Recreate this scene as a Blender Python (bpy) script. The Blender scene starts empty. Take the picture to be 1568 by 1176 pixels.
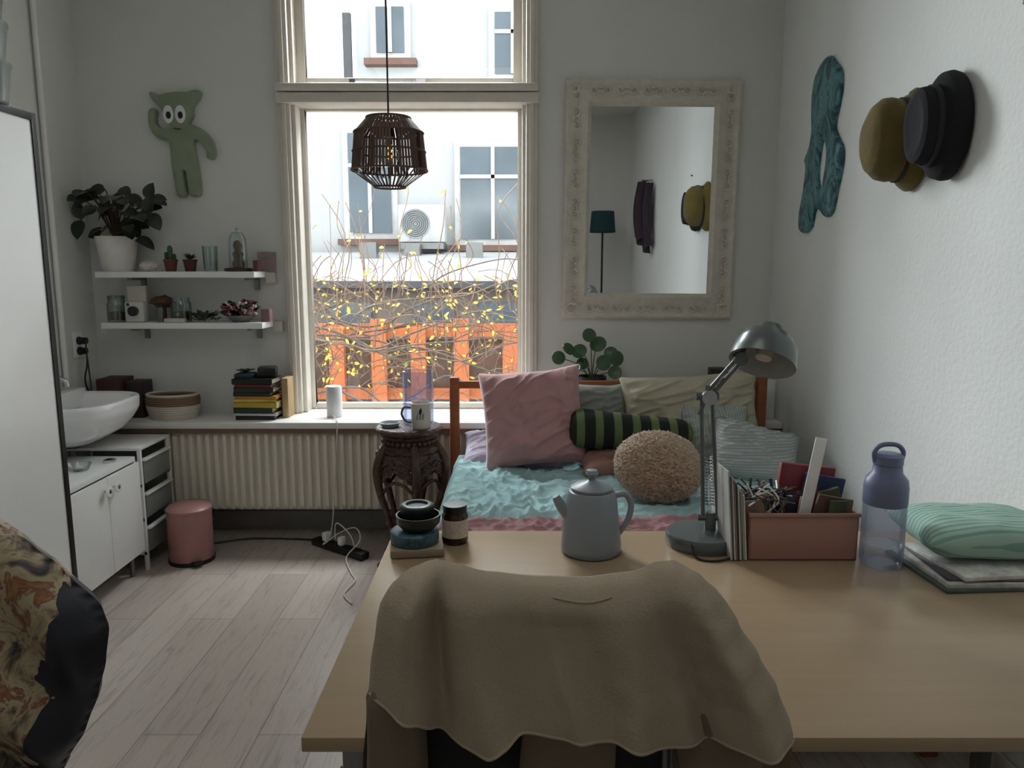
import bpy, bmesh, math, random
from mathutils import Vector, Matrix, Euler, noise
from mathutils.geometry import tessellate_polygon
random.seed(7)
R=random.random
def U(a,b): return a+(b-a)*random.random()
def lin(c):
    c=c/255.0
    return c/12.92 if c<=.04045 else ((c+.055)/1.055)**2.4
def C(rgb): return (lin(rgb[0]),lin(rgb[1]),lin(rgb[2]),1)
def T(x,y,z): return Matrix.Translation((x,y,z))
def E(x,y,z): return Euler((math.radians(x),math.radians(y),math.radians(z))).to_matrix().to_4x4()
def S(x,y,z): return Matrix.Diagonal((x,y,z,1))

# ---------------------------------------------------------------- materials
def newmat(name):
    m=bpy.data.materials.new(name); m.use_nodes=True
    nt=m.node_tree; b=nt.nodes['Principled BSDF']
    return m,nt,b
def coords(nt,scale=(1,1,1)):
    tc=nt.nodes.new('ShaderNodeTexCoord'); mp=nt.nodes.new('ShaderNodeMapping')
    mp.inputs['Scale'].default_value=scale
    nt.links.new(tc.outputs['Object'],mp.inputs['Vector'])
    return mp.outputs['Vector']
def ramp(nt,fac,stops,const=False):
    r=nt.nodes.new('ShaderNodeValToRGB'); e=r.color_ramp.elements
    if const: r.color_ramp.interpolation='CONSTANT'
    while len(e)<len(stops): e.new(.5)
    for i,(p,c) in enumerate(stops):
        e[i].position=p; e[i].color=c
    nt.links.new(fac,r.inputs[0]); return r.outputs[0]
def noi(nt,vec,scale,detail=4,rough=.55,dist=0):
    n=nt.nodes.new('ShaderNodeTexNoise'); n.inputs['Scale'].default_value=scale
    n.inputs['Detail'].default_value=detail; n.inputs['Roughness'].default_value=rough
    n.inputs['Distortion'].default_value=dist
    nt.links.new(vec,n.inputs['Vector']); return n.outputs['Fac']
def addbump(nt,b,h,strength,dist=.01):
    bp=nt.nodes.new('ShaderNodeBump'); bp.inputs['Strength'].default_value=strength
    bp.inputs['Distance'].default_value=dist
    nt.links.new(h,bp.inputs['Height']); nt.links.new(bp.outputs[0],b.inputs['Normal'])
def sh(c,k): return (min(c[0]*k,1),min(c[1]*k,1),min(c[2]*k,1),1)
def mat(name,rgb,rough=.6,metal=0,var=.1,ns=9,bump=0,bs=80,stretch=(1,1,1),sheen=0,coat=0):
    m,nt,b=newmat(name); c=C(rgb); v=coords(nt,stretch)
    n=noi(nt,v,ns)
    col=ramp(nt,n,[(.3,sh(c,1-var)),(.7,sh(c,1+var))])
    nt.links.new(col,b.inputs['Base Color'])
    b.inputs['Roughness'].default_value=rough; b.inputs['Metallic'].default_value=metal
    if sheen: b.inputs['Sheen Weight'].default_value=sheen
    if coat: b.inputs['Coat Weight'].default_value=coat
    if bump: addbump(nt,b,noi(nt,v,bs,3),bump)
    return m
def stripes(name,c1,c2,axis,period,frac=.5,rough=.85,bump=0):
    m,nt,b=newmat(name); v=coords(nt)
    sp=nt.nodes.new('ShaderNodeSeparateXYZ'); nt.links.new(v,sp.inputs[0])
    mu=nt.nodes.new('ShaderNodeMath'); mu.operation='MULTIPLY'; mu.inputs[1].default_value=1/period
    nt.links.new(sp.outputs[axis],mu.inputs[0])
    fr=nt.nodes.new('ShaderNodeMath'); fr.operation='FRACT'; nt.links.new(mu.outputs[0],fr.inputs[0])
    col=ramp(nt,fr.outputs[0],[(0,C(c1)),(frac,C(c2))],True)
    nt.links.new(col,b.inputs['Base Color']); b.inputs['Roughness'].default_value=rough
    if bump: addbump(nt,b,noi(nt,v,200,2),bump)
    return m
def glassy(name,tint=(240,245,245),gloss=.06,rough=.02,diffuse=0,dcol=(200,200,200)):
    m=bpy.data.materials.new(name); m.use_nodes=True; nt=m.node_tree; nt.nodes.clear()
    o=nt.nodes.new('ShaderNodeOutputMaterial'); t=nt.nodes.new('ShaderNodeBsdfTransparent')
    t.inputs[0].default_value=C(tint); g=nt.nodes.new('ShaderNodeBsdfGlossy'); g.inputs['Roughness'].default_value=rough
    mx=nt.nodes.new('ShaderNodeMixShader')
    lw=nt.nodes.new('ShaderNodeLayerWeight'); lw.inputs[0].default_value=.25
    ad=nt.nodes.new('ShaderNodeMath'); ad.operation='MULTIPLY_ADD'; ad.inputs[1].default_value=.5; ad.inputs[2].default_value=gloss
    nt.links.new(lw.outputs['Fresnel'],ad.inputs[0])
    nt.links.new(ad.outputs[0],mx.inputs[0]); nt.links.new(t.outputs[0],mx.inputs[1]); nt.links.new(g.outputs[0],mx.inputs[2])
    last=mx
    if diffuse:
        d=nt.nodes.new('ShaderNodeBsdfDiffuse'); d.inputs[0].default_value=C(dcol)
        tl=nt.nodes.new('ShaderNodeBsdfTranslucent'); tl.inputs[0].default_value=C(dcol)
        dm=nt.nodes.new('ShaderNodeMixShader'); nt.links.new(d.outputs[0],dm.inputs[1]); nt.links.new(tl.outputs[0],dm.inputs[2])
        m2=nt.nodes.new('ShaderNodeMixShader'); m2.inputs[0].default_value=diffuse
        nt.links.new(mx.outputs[0],m2.inputs[1]); nt.links.new(dm.outputs[0],m2.inputs[2]); last=m2
    nt.links.new(last.outputs[0],o.inputs[0]); return m
def emis(name,rgb,st):
    m,nt,b=newmat(name); b.inputs['Base Color'].default_value=C(rgb)
    b.inputs['Emission Color'].default_value=C(rgb); b.inputs['Emission Strength'].default_value=st; return m

WALL=mat('plaster_wall',(222,222,218),.9,0,.02,3,.2,120)
WALLT=mat('textured_wallpaper',(226,229,227),.9,0,.02,3,.3,55)
WHITE=mat('white_paint',(232,230,225),.45,0,.03,6)
SATIN=mat('window_paint',(220,213,202),.45,0,.05,12)
LACQ=mat('white_lacquer',(234,234,232),.3,0,.02,4)
CERAM=mat('white_ceramic',(240,240,240),.12,0,.01,3)
BLACK=mat('black_plastic',(18,18,20),.4,0,.1)
CHROME=mat('chrome',(200,200,205),.15,1,.05)
STEEL=mat('painted_steel',(120,122,122),.35,.6,.05)
CREAM=mat('radiator_enamel',(226,219,204),.4,0,.02,5)
GLASS=glassy('clear_glass')
PANE=glassy('window_pane',(250,252,252),.02)
DKWOOD=mat('dark_wood',(48,32,24),.45,0,.35,14,.3,60,(1,1,4))
def floor_mat():
    m,nt,b=newmat('laminate_planks')
    tc=nt.nodes.new('ShaderNodeTexCoord'); mp=nt.nodes.new('ShaderNodeMapping')
    mp.inputs['Rotation'].default_value=(0,0,math.radians(90))
    nt.links.new(tc.outputs['Object'],mp.inputs['Vector'])
    br=nt.nodes.new('ShaderNodeTexBrick'); br.offset=.37; br.inputs['Scale'].default_value=1
    br.inputs['Brick Width'].default_value=1.3; br.inputs['Row Height'].default_value=.19
    br.inputs['Mortar Size'].default_value=.0013; br.inputs['Mortar Smooth'].default_value=.3
    br.inputs['Bias'].default_value=0
    br.inputs['Color1'].default_value=C((200,189,179)); br.inputs['Color2'].default_value=C((180,169,160)); br.inputs['Mortar'].default_value=C((104,92,84))
    nt.links.new(mp.outputs[0],br.inputs['Vector'])
    v=coords(nt,(14,1.2,1)); n=noi(nt,v,3,8,.68,1.0)
    g=ramp(nt,n,[(.3,(.60,.57,.55,1)),(.52,(1,1,1,1)),(.75,(.84,.81,.79,1))])
    mx=nt.nodes.new('ShaderNodeMix'); mx.data_type='RGBA'; mx.blend_type='MULTIPLY'; mx.inputs[0].default_value=.8
    nt.links.new(br.outputs['Color'],mx.inputs[6]); nt.links.new(g,mx.inputs[7])
    nt.links.new(mx.outputs[2],b.inputs['Base Color']); b.inputs['Roughness'].default_value=.32
    addbump(nt,b,n,.15,.003); return m
def wood(name,rgb,axis=0,rough=.4,contrast=.2,sc=3,bump=.05):
    m,nt,b=newmat(name); s=[12,12,12]; s[axis]=.9
    v=coords(nt,tuple(s)); n=noi(nt,v,sc,6,.6,.6); c=C(rgb)
    col=ramp(nt,n,[(.25,sh(c,1-contrast)),(.75,sh(c,1+contrast*.6))])
    nt.links.new(col,b.inputs['Base Color']); b.inputs['Roughness'].default_value=rough
    addbump(nt,b,n,bump,.003); return m
FLOOR=floor_mat()
TABLE=wood('birch_veneer',(164,142,114),0,.28,.08,2,.03)
BEDW=wood('stained_pine',(150,86,48),0,.45,.25,3)

# ---------------------------------------------------------------- mesh builder
class MB:
    def __init__(s,name): s.n=name; s.v=[]; s.f=[]; s.fm=[]; s.mats=[]
    def mi(s,m):
        if m not in s.mats: s.mats.append(m)
        return s.mats.index(m)
    def add(s,vs,fs,m,M=None):
        o=len(s.v); k=s.mi(m)
        for p in vs:
            p=Vector(p)
            s.v.append(M@p if M is not None else p)
        for f in fs: s.f.append([i+o for i in f]); s.fm.append(k)
        return s
    def box(s,c,size,m,M=None,bev=0,rot=None):
        bm=bmesh.new(); bmesh.ops.create_cube(bm,size=1)
        for v in bm.verts: v.co=Vector((v.co.x*size[0],v.co.y*size[1],v.co.z*size[2]))
        if bev: bmesh.ops.bevel(bm,geom=list(bm.edges),offset=bev,segments=2,affect='EDGES',profile=.5)
        MM=T(*c)
        if rot: MM=MM@E(*rot)
        if M is not None: MM=M@MM
        bm.verts.index_update()
        s.add([v.co.copy() for v in bm.verts],[[v.index for v in f.verts] for f in bm.faces],m,MM); bm.free(); return s
    def bx(s,x0,x1,y0,y1,z0,z1,m,bev=0):
        return s.box(((x0+x1)/2,(y0+y1)/2,(z0+z1)/2),(x1-x0,y1-y0,z1-z0),m,None,bev)
    def lathe(s,prof,c,m,seg=32,M=None,sx=1,sy=1):
        vs=[];fs=[];n=len(prof)
        for r,z in prof:
            for i in range(seg):
                a=2*math.pi*i/seg; vs.append((r*math.cos(a)*sx,r*math.sin(a)*sy,z))
        for j in range(n-1):
            for i in range(seg):
                k=(i+1)%seg
                fs.append([j*seg+i,j*seg+k,(j+1)*seg+k,(j+1)*seg+i])
        MM=T(*c)
        if M is not None: MM=MM@M
        return s.add(vs,fs,m,MM)
    def cyl(s,c,r,h,m,seg=28,M=None,r2=None):
        r2=r if r2 is None else r2
        return s.lathe([(0,0),(r,0),(r2,h),(0,h)],c,m,seg,M)
    def tube(s,pts,r,m,seg=8,closed=False,M=None):
        pts=[Vector(p) for p in pts]; n=len(pts)
        rs=r if isinstance(r,(list,tuple)) else [r]*n
        vs=[];fs=[]; prev=None
        for i,p in enumerate(pts):
            if closed: t=pts[(i+1)%n]-pts[i-1]
            else: t=pts[min(i+1,n-1)]-pts[max(i-1,0)]
            if t.length<1e-9: t=Vector((0,0,1))
            t.normalize()
            if prev is None:
                a=Vector((0,0,1)) if abs(t.z)<.9 else Vector((1,0,0)); u=t.cross(a).normalized()
            else:
                u=(prev-t*prev.dot(t)); u=u.normalized() if u.length>1e-6 else t.orthogonal().normalized()
            prev=u; w=t.cross(u)
            for k in range(seg):
                a=2*math.pi*k/seg; vs.append(p+(u*math.cos(a)+w*math.sin(a))*rs[i])
        for i in range(n if closed else n-1):
            j=(i+1)%n
            for k in range(seg):
                l=(k+1)%seg; fs.append([i*seg+k,i*seg+l,j*seg+l,j*seg+k])
        if not closed:
            fs.append(list(range(seg))[::-1]); fs.append([(n-1)*seg+k for k in range(seg)])
        return s.add(vs,fs,m,M)
    def grid(s,fn,nu,nv,m,M=None,wrapu=False):
        vs=[];fs=[]
        for j in range(nv+1):
            for i in range(nu+(0 if wrapu else 1)):
                vs.append(fn(i/nu,j/nv))
        w=nu if wrapu else nu+1
        for j in range(nv):
            for i in range(nu):
                k=(i+1)%w if wrapu else i+1
                fs.append([j*w+i,j*w+k,(j+1)*w+k,(j+1)*w+i])
        return s.add(vs,fs,m,M)
    def puffy(s,outs,M,d,ins,m,holes=()):
        loops=[outs]+list(holes); rings=[]
        for li,l in enumerate(loops):
            n=len(l); area=sum(l[i][0]*l[(i+1)%n][1]-l[(i+1)%n][0]*l[i][1] for i in range(n))
            sg=1 if area>0 else -1
            if li: sg=-sg
            nor=[]
            for i in range(n):
                a=Vector(l[i-1]);b=Vector(l[(i+1)%n]); t=(b-a)
                if t.length<1e-9: t=Vector((1,0))
                t.normalize(); nor.append(Vector((-t.y,t.x))*sg)
            rings.append([(l,nor)])
        prof=[(0,0),(0,.5),(.3,.85),(1,1)]
        inner=[];
        for lo in rings:
            l,nor=lo[0]; n=len(l); vs=[];fs=[]
            for q,(a,b) in enumerate(prof):
                for i in range(n):
                    p=Vector(l[i])+nor[i]*ins*a; vs.append((p.x,p.y,d*b))
            for q in range(len(prof)-1):
                for i in range(n):
                    k=(i+1)%n; fs.append([q*n+i,q*n+k,(q+1)*n+k,(q+1)*n+i])
            s.add(vs,fs,m,M); inner.append([Vector(v) for v in vs[-n:]])
        tri=tessellate_polygon(inner); fl=[v for l in inner for v in l]
        s.add(fl,[list(t) for t in tri],m,M)
        base=[[Vector((p[0],p[1],0)) for p in l] for l in loops]
        s.add([v for l in base for v in l],[list(t) for t in tessellate_polygon(base)],m,M)
        return s
    def leaf(s,p,d,up,L,W,m,curl=.15):
        d=Vector(d).normalized(); up=Vector(up); side=d.cross(up)
        if side.length<1e-4: side=d.orthogonal()
        side.normalize(); up=side.cross(d).normalized(); p=Vector(p)
        vs=[];fs=[]; N=6
        for i in range(N+1):
            t=i/N; w=W*.5*math.sin(math.pi*min(1,t**.8))**.75 if 0<t<1 else 0
            c=p+d*L*t-up*curl*L*t*t
            vs+= [c-side*w+up*w*.25,c-side*w*.5+up*w*.05,c,c+side*w*.5+up*w*.05,c+side*w+up*w*.25]
        for i in range(N):
            for k in range(4): fs.append([i*5+k,i*5+k+1,i*5+5+k+1,i*5+5+k])
        return s.add(vs,fs,m)
    def pillow(s,w,h,t,M,m,wr=.012,seed=0,N=36,pw=.5):
        for sg in (1,-1):
            def fn(a,b,sg=sg):
                u=a*2-1;v=b*2-1
                e=max(0,(1-u**4)*(1-v**4))**pw
                pin=1-.07*(1-v*v)*abs(u)**3; pin2=1-.07*(1-u*u)*abs(v)**3
                q=noise.noise(Vector((u*1.6+seed,v*1.6,seed*1.7+sg)))
                wv=noise.noise(Vector((u*1.3,v*1.3,seed)))*1.5
                rd=(1-abs(noise.noise(Vector((u*1.3+v*1.2+seed+wv,v*3.2-u*1.5+3,seed+sg*4)))))**9
                edge=min(1,(1-abs(u))*6,(1-abs(v))*6)
                y=-sg*(t/2*e*(1+.2*q)+wr*e*rd*edge*1.2-wr*e*.3)
                return (u*w/2*pin,y,v*h/2*pin2+ .015*noise.noise(Vector((u*1.5,seed,v)))*(abs(u)))
            s.grid(fn,N,N,m,M)
        return s
    def done(s,ang=42,sub=0,flat=False):
        xs=[v.x for v in s.v];ys=[v.y for v in s.v];zs=[v.z for v in s.v]
        o=Vector(((min(xs)+max(xs))/2,(min(ys)+max(ys))/2,min(zs)))
        me=bpy.data.meshes.new(s.n); me.from_pydata([v-o for v in s.v],[],s.f)
        for m in s.mats: me.materials.append(m)
        me.polygons.foreach_set('material_index',s.fm)
        bm=bmesh.new(); bm.from_mesh(me); bmesh.ops.remove_doubles(bm,verts=bm.verts,dist=2e-5)
        bmesh.ops.recalc_face_normals(bm,faces=bm.faces)
        for f in bm.faces: f.smooth=not flat
        bm.to_mesh(me); bm.free()
        if not flat: me.set_sharp_from_angle(angle=math.radians(ang))
        ob=bpy.data.objects.new(s.n,me); ob.location=o; bpy.context.collection.objects.link(ob)
        return ob
def cat(pts,n=8,closed=False):
    P=[Vector(p) for p in pts]; N=len(P); out=[]
    for i in range(N if closed else N-1):
        a,b,c,d=(P[(i-1)%N],P[i],P[(i+1)%N],P[(i+2)%N]) if closed else (P[max(i-1,0)],P[i],P[i+1],P[min(i+2,N-1)])
        for k in range(n):
            t=k/n
            out.append(.5*((2*b)+(c-a)*t+(2*a-5*b+4*c-d)*t*t+(3*b-a-3*c+d)*t**3))
    if not closed: out.append(P[-1])
    return out
def interp(tab,x):
    if x<=tab[0][0]: return tab[0][1]
    for (a,b),(c,d) in zip(tab,tab[1:]):
        if x<=c:
            t=(x-a)/(c-a); t=t*t*(3-2*t)*.5+t*.5; return b+(d-b)*t
    return tab[-1][1]

XL,XR,YB,YN,ZC=-2.34,1.447,4.23,-.85,3.3
# ---------------------------------------------------------------- room shell
MB('floor').bx(XL-.1,XR+.1,YN-.1,YB+.25,-.1,0,FLOOR).done()
MB('ceiling').bx(XL-.1,XR+.1,YN-.1,YB+.25,ZC,ZC+.1,WALL).done()
MB('wall_left').bx(XL-.1,XL,YN-.1,YB+.25,0,ZC,WALL).done()
MB('wall_right').bx(XR,XR+.1,YN-.1,YB+.25,0,ZC,WALLT).done()
MB('wall_near').bx(XL,XR,YN-.1,YN,0,ZC,WALL).done()
wx0,wx1,wz0,wz1=-1.20,.085,.655,3.12
w=MB('wall_back')
w.bx(XL,wx0,YB,YB+.25,0,ZC,WALL).bx(wx1,XR,YB,YB+.25,0,ZC,WALL).bx(wx0,wx1,YB,YB+.25,0,wz0,WALL).bx(wx0,wx1,YB,YB+.25,wz1,ZC,WALL); w.done()
# window
w=MB('window_1')
for x0,x1 in ((wx0-.055,wx0+.01),(wx1-.01,wx1+.055)):
    w.bx(x0,x1,YB-.035,YB-.001,.69,wz1+.06,SATIN,.008)
    xm=(x0+x1)/2; w.bx(xm-.012,xm+.012,YB-.048,YB-.035,.69,wz1+.06,SATIN,.004)
w.bx(wx0-.055,wx1+.055,YB-.035,YB-.001,wz1,wz1+.07,SATIN,.008)
w.bx(wx0+.001,wx0+.03,YB,YB+.2,.69,wz1,SATIN,.004).bx(wx1-.03,wx1-.001,YB,YB+.2,.69,wz1,SATIN,.004)
w.bx(wx0,wx1,YB,YB+.2,wz1-.03,wz1,SATIN)
w.bx(wx0-.06,wx1+.06,YB-.06,YB+.12,2.375,2.43,SATIN,.01)
w.bx(wx0-.06,wx1+.06,YB-.075,YB+.12,2.435,2.475,SATIN,.012)
def sash(x0,x1,z0,z1,y,b,bb):
    w.bx(x0,x0+b,y,y+.045,z0,z1,SATIN,.006).bx(x1-b,x1,y,y+.045,z0,z1,SATIN,.006)
    w.bx(x0+b,x1-b,y,y+.045,z0,z0+bb,SATIN,.006).bx(x0+b,x1-b,y,y+.045,z1-b*.6,z1,SATIN,.006)
sash(wx0+.025,wx1-.025,.695,2.38,YB+.1,.028,.03)
sash(wx0+.028,wx1-.028,2.475,3.09,YB+.06,.05,.055)
w.tube([(-.85,YB+.02,2.50),(-.5,YB+.02,2.495)],.006,CHROME); w.box((-.86,YB+.02,2.50),(.03,.03,.02),CHROME); w.box((-.49,YB+.02,2.50),(.05,.03,.02),CHROME)
w.bx(wx0+.05,wx1-.05,YB+.12,YB+.124,.72,2.37,PANE).bx(wx0+.07,wx1-.07,YB+.08,YB+.084,2.52,3.04,PANE)
w.done()
MB('trim_1').bx(XL+.001,XR-.001,3.93,YB-.001,.655,.69,WHITE,.006).bx(wx0,wx1,YB,YB+.3,.655,.69,WHITE).done()
MB('trim_2').bx(XL+.001,XR-.001,3.945,3.965,.628,.654,mat('sill_edge',(120,98,80),.6)).done()
MB('baseboard_back').bx(XL+.001,XR-.001,YB-.02,YB-.001,0,.11,mat('grey_skirting',(150,146,140),.5),.004).done()
MB('baseboard_right').bx(XR-.015,XR-.001,YN,YB-.03,0,.09,WHITE,.004).done()
MB('baseboard_left').bx(XL+.001,XL+.015,YN,YB-.03,0,.09,WHITE,.004).done()
MB('wall_pipe').tube([(XL+.02,3.87,0.0),(XL+.02,3.87,ZC)],.014,WHITE,10).done()
MB('leaning_shelf_boards').box((1.375,4.1,.80),(.10,.02,.22),WHITE,None,.004,(0,0,-8)).box((1.40,4.02,.80),(.05,.018,.22),LACQ,None,.003,(0,0,0)).done()

# ---------------------------------------------------------------- radiator
r=MB('radiator'); x0,x1=-1.85,.1; n=43
def rf(a,b):
    x=x0+(x1-x0)*a; ph=(a*n)%1
    d=.5-.5*math.cos(2*math.pi*ph); d=min(1,max(0,(d-.3)*3))
    edge=min(1,b/.05,(1-b)/.05); edge=max(0,edge)
    return (x,4.0-.03*d*edge-.006,.19+.45*b)
r.grid(rf,n*10,24,CREAM)
r.bx(x0,x1,4.0,4.06,.19,.64,CREAM,.006).bx(x0-.008,x0,3.965,4.12,.185,.645,CREAM,.003).bx(x1,x1+.008,3.965,4.12,.185,.645,CREAM,.003)
r.bx(x0,x1,4.08,4.12,.19,.64,CREAM)
for i in range(60):
    x=x0+(i+.5)*(x1-x0)/60; r.bx(x-.004,x+.004,3.99,4.12,.64,.646,CREAM)
for x in (-1.6,-.2): r.bx(x,x+.04,4.12,4.228,.25,.6,CREAM)
r.tube([(x0+.1,4.05,.19),(x0+.1,4.05,.09),(x0+.1,4.2,.06),(x0+.1,4.225,.06)],.011,CREAM)
r.done()

# ---------------------------------------------------------------- wall shelves
for z,nm in ((1.455,'a'),(1.185,'b')):
    x0,x1=(-2.2,-1.36) if nm=='a' else (-2.19,-1.33)
    s=MB('wall_shelf').bx(x0,x1,4.0,YB-.001,z,z+.032,LACQ,.003)
    for x in (-2.05,-1.42):
        s.bx(x-.012,x+.012,4.06,YB-.001,z-.014,z,STEEL).bx(x-.012,x+.012,YB-.02,YB-.001,z-.07,z,STEEL)
    s.bx(x1,x1+.05,YB-.05,YB-.001,z-.03,z+.028,mat('bracket_block',(196,188,176),.5),.004)
    s.done()
z1,z2=1.487,1.217
LEAFD=mat('dark_leaf',(38,50,38),.35,0,.4,25); STEM=mat('stem_brown',(66,48,34),.7)
p=MB('potted_plant')
p.lathe([(0,0),(.075,0),(.082,.01),(.102,.16),(.106,.185),(.098,.185),(.092,.16),(0,.155)],(-2.13,4.115,z1),mat('white_pot',(226,222,214),.5,0,.05,20,.4,25),36)
for i in range(40):
    a=U(0,6.28); rr=U(.04,.19); h=U(.05,.32)-rr*.35
    tip=Vector((-2.12+rr*math.cos(a)*1.1,4.1+rr*math.sin(a)*.6-.02,z1+.17+h))
    tip.x=max(tip.x,-2.27); tip.y=min(tip.y,4.18)
    b=Vector((-2.13,4.115,z1+.155)); mid=(b+tip)/2+Vector((0,0,.05))
    p.tube(cat([b,mid,tip],4),.003,STEM,5)
    d=Vector((math.cos(a),math.sin(a)*.6-.5,U(-.7,.0))); L=U(.08,.12)
    if tip.x+d.x*L<-2.31: d.x*=.1
    if tip.y+d.y*L>4.2: d.y=-abs(d.y)
    p.leaf(tip,d,(0,-.4,1) if i%2 else (.3,-.9,.5),L,L*.74,LEAFD)
for q in [((-2.29,4.08,1.76),(-.1,-.2,-.5)),((-1.93,4.08,1.86),(.9,-.2,.1)),((-1.92,4.05,1.79),(.6,-.2,-.7))]:
    p.tube(cat([(-2.13,4.115,1.64),((q[0][0]-2.13)/2,4.08,1.83),q[0]],5),.003,STEM,5); p.leaf(q[0],q[1],(0,-.6,.8),.11,.085,LEAFD)
    p.leaf(q[0],(q[1][0]*.3,q[1][1],.6),(0,-.8,.3),.10,.075,LEAFD)
p.done()
def crumple(name,c,r,m,sz=1,seed=0,flat=.6):
    b=MB(name)
    def fn(a,bb):
        th=a*2*math.pi; ph=bb*math.pi; d=Vector((math.cos(th)*math.sin(ph),math.sin(th)*math.sin(ph),math.cos(ph)))
        rr=r*(1+.35*noise.noise(d*2.5+Vector((seed,0,0)))+.12*noise.noise(d*7))
        return (c[0]+d.x*rr,c[1]+d.y*rr*.8,c[2]+r*flat*1.05+d.z*rr*flat)
    b.grid(fn,24,14,m,None,True); return b
crumple('seashell',(-1.955,4.09,z1),.045,mat('shell_white',(216,208,198),.5),seed=3).done()
def pot_cactus(name,x,z,pc,kind):
    b=MB(name); b.lathe([(0,0),(.026,0),(.034,.05),(.037,.055),(.037,.065),(.03,.065),(.03,.055),(0,.055)],(x,4.1,z),pc,20)
    G=mat('cactus_green',(60,84,52),.7,0,.3,40)
    if kind==0:
        for dx,h,rr in ((0,.085,.014),(-.022,.05,.010),(.022,.04,.010)):
            b.lathe([(rr*.7,0),(rr,.02),(rr,h*.8),(rr*.6,h*.96),(0,h)],(x+dx,4.1,z+.055),G,10)
    else:
        for i in range(18):
            a=i*2.4; b.leaf((x,4.1,z+.06),(math.cos(a),math.sin(a),.6+i*.06),(0,0,1),.05,.016,G)
    return b.done()
TERRA=mat('terracotta',(110,62,48),.8); 
pot_cactus('potted_cactus',-1.84,z1,TERRA,0); pot_cactus('potted_succulent',-1.735,z1,mat('maroon_pot',(84,44,42),.6),1)
g=MB('drinking_glass').lathe([(0,0),(.034,0),(.036,.005),(.04,.135),(.038,.135),(.034,.008),(0,.008)],(-1.625,4.1,z1),GLASS,28); g.done()
g=MB('glass_cloche'); cx=-1.475
g.lathe([(0,0),(.07,0),(.075,.008),(.075,.014),(.06,.02),(0,.02)],(cx,4.1,z1),DKWOOD,28)
g.lathe([(.048,0),(.048,.13),(.044,.16),(.03,.185),(.0,.195)],(cx,4.1,z1+.02),GLASS,28)
g.lathe([(0,0),(.008,.004),(.010,.012),(0,.02)],(cx,4.1,z1+.215),GLASS,12)
BR=mat('bronze_figure',(96,82,58),.4,.4,.3,30)
g.lathe([(0,0),(.028,0),(.034,.02),(.022,.05),(.03,.075),(.016,.09),(.024,.115),(.02,.135),(0,.15)],(cx,4.1,z1+.02),BR,14).done()
MB('postcard').box((-1.355,4.2,z1+.05),(.10,.006,.115),mat('card_mauve',(150,134,136),.7,0,.25,18),None,0,(-8,0,0)).done()
MB('brown_clip_box').box((-1.375,4.1,z1+.03),(.03,.05,.06),mat('dark_red_box',(92,50,48),.6),None,.004).done()
def jar(name,x,y,z,r,h,fill=None,lid=None):
    b=MB(name); b.lathe([(0,0),(r*.95,0),(r,.008),(r,h*.75),(r*.86,h*.86),(r*.86,h),(r*.8,h),(r*.8,h*.86),(r*.94,h*.74),(r*.94,.01),(0,.008)],(x,y,z),GLASS,28)
    if fill: b.cyl((x,y,z+.01),r*.9,h*.35,fill,20)
    if lid: b.cyl((x,y,z+h),r*.88,.015,lid,24)
    return b.done()
jar('glass_jar',-2.15,4.1,z2,.05,.125,mat('coffee_fill',(70,50,38),.8),STEEL)
b=MB('instant_camera').box((-2.03,4.08,z2+.055),(.105,.07,.11),mat('camera_white',(206,204,196),.4),None,.012).box((-2.03,4.1,z2+.15),(.10,.03,.09),mat('paper_box',(196,190,174),.7),None,.003)
b.lathe([(0,0),(.026,0),(.026,.02),(.02,.024),(0,.018)],(-2.03,4.045,z2+.06),BLACK,24,E(90,0,0)).cyl((-2.06,4.045,z2+.095),.008,.004,BLACK,12,E(90,0,0)).done()
crumple('dried_mushroom',(-1.91,4.12,z2+.075),.062,mat('brown_bark',(96,66,46),.9,0,.4,30,.5,60),seed=8,flat=.5).cyl((-1.91,4.12,z2),.02,.09,mat('brown_bark2',(84,60,44),.9),12).done()
jar('glass_jar',-1.80,4.1,z2,.055,.13,mat('cork_fill',(90,84,70),.9))
jar('small_bottle',-1.885,4.04,z2,.018,.08,None,BLACK)
MB('note_box').box((-1.80,4.02,z2+.012),(.11,.03,.022),mat('paper_note',(196,190,176),.8),None,.003).done()
b=MB('trailing_succulent'); GG=mat('succulent_green',(62,82,58),.6,0,.3,40)
for i in range(80):
    a=U(0,6.28); rr=U(0,.06); b.leaf((-1.66+rr*math.cos(a)*1.0,4.07+rr*math.sin(a)*.6,z2+U(.004,.04)),(math.cos(a),math.sin(a)*.5,U(.2,1)),(0,0,1),.045,.02,GG)
b.done()
b=MB('coral_bowl'); RD=mat('coral_red',(140,64,66),.5,0,.2,30); SW=mat('coral_white',(206,200,196),.5)
b.lathe([(0,0),(.04,0),(.08,.035),(.075,.037),(.038,.006),(0,.006)],(-1.47,4.08,z2),mat('grey_bowl',(120,116,114),.4),28)
for i in range(46):
    c=Vector((-1.47+U(-.07,.07),4.08+U(-.04,.03),z2+U(.035,.095))); pts=[c+Vector((U(-.035,.035),U(-.03,.03),U(-.02,.03))) for _ in range(4)]
    b.tube(cat(pts,4),.006,[RD,SW,BLACK][i%3],6)
b.done()
MB('pink_pouch').box((-1.335,4.1,z2+.035),(.05,.06,.07),mat('dusty_pink_box',(136,104,106),.7),None,.006).done()

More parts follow.
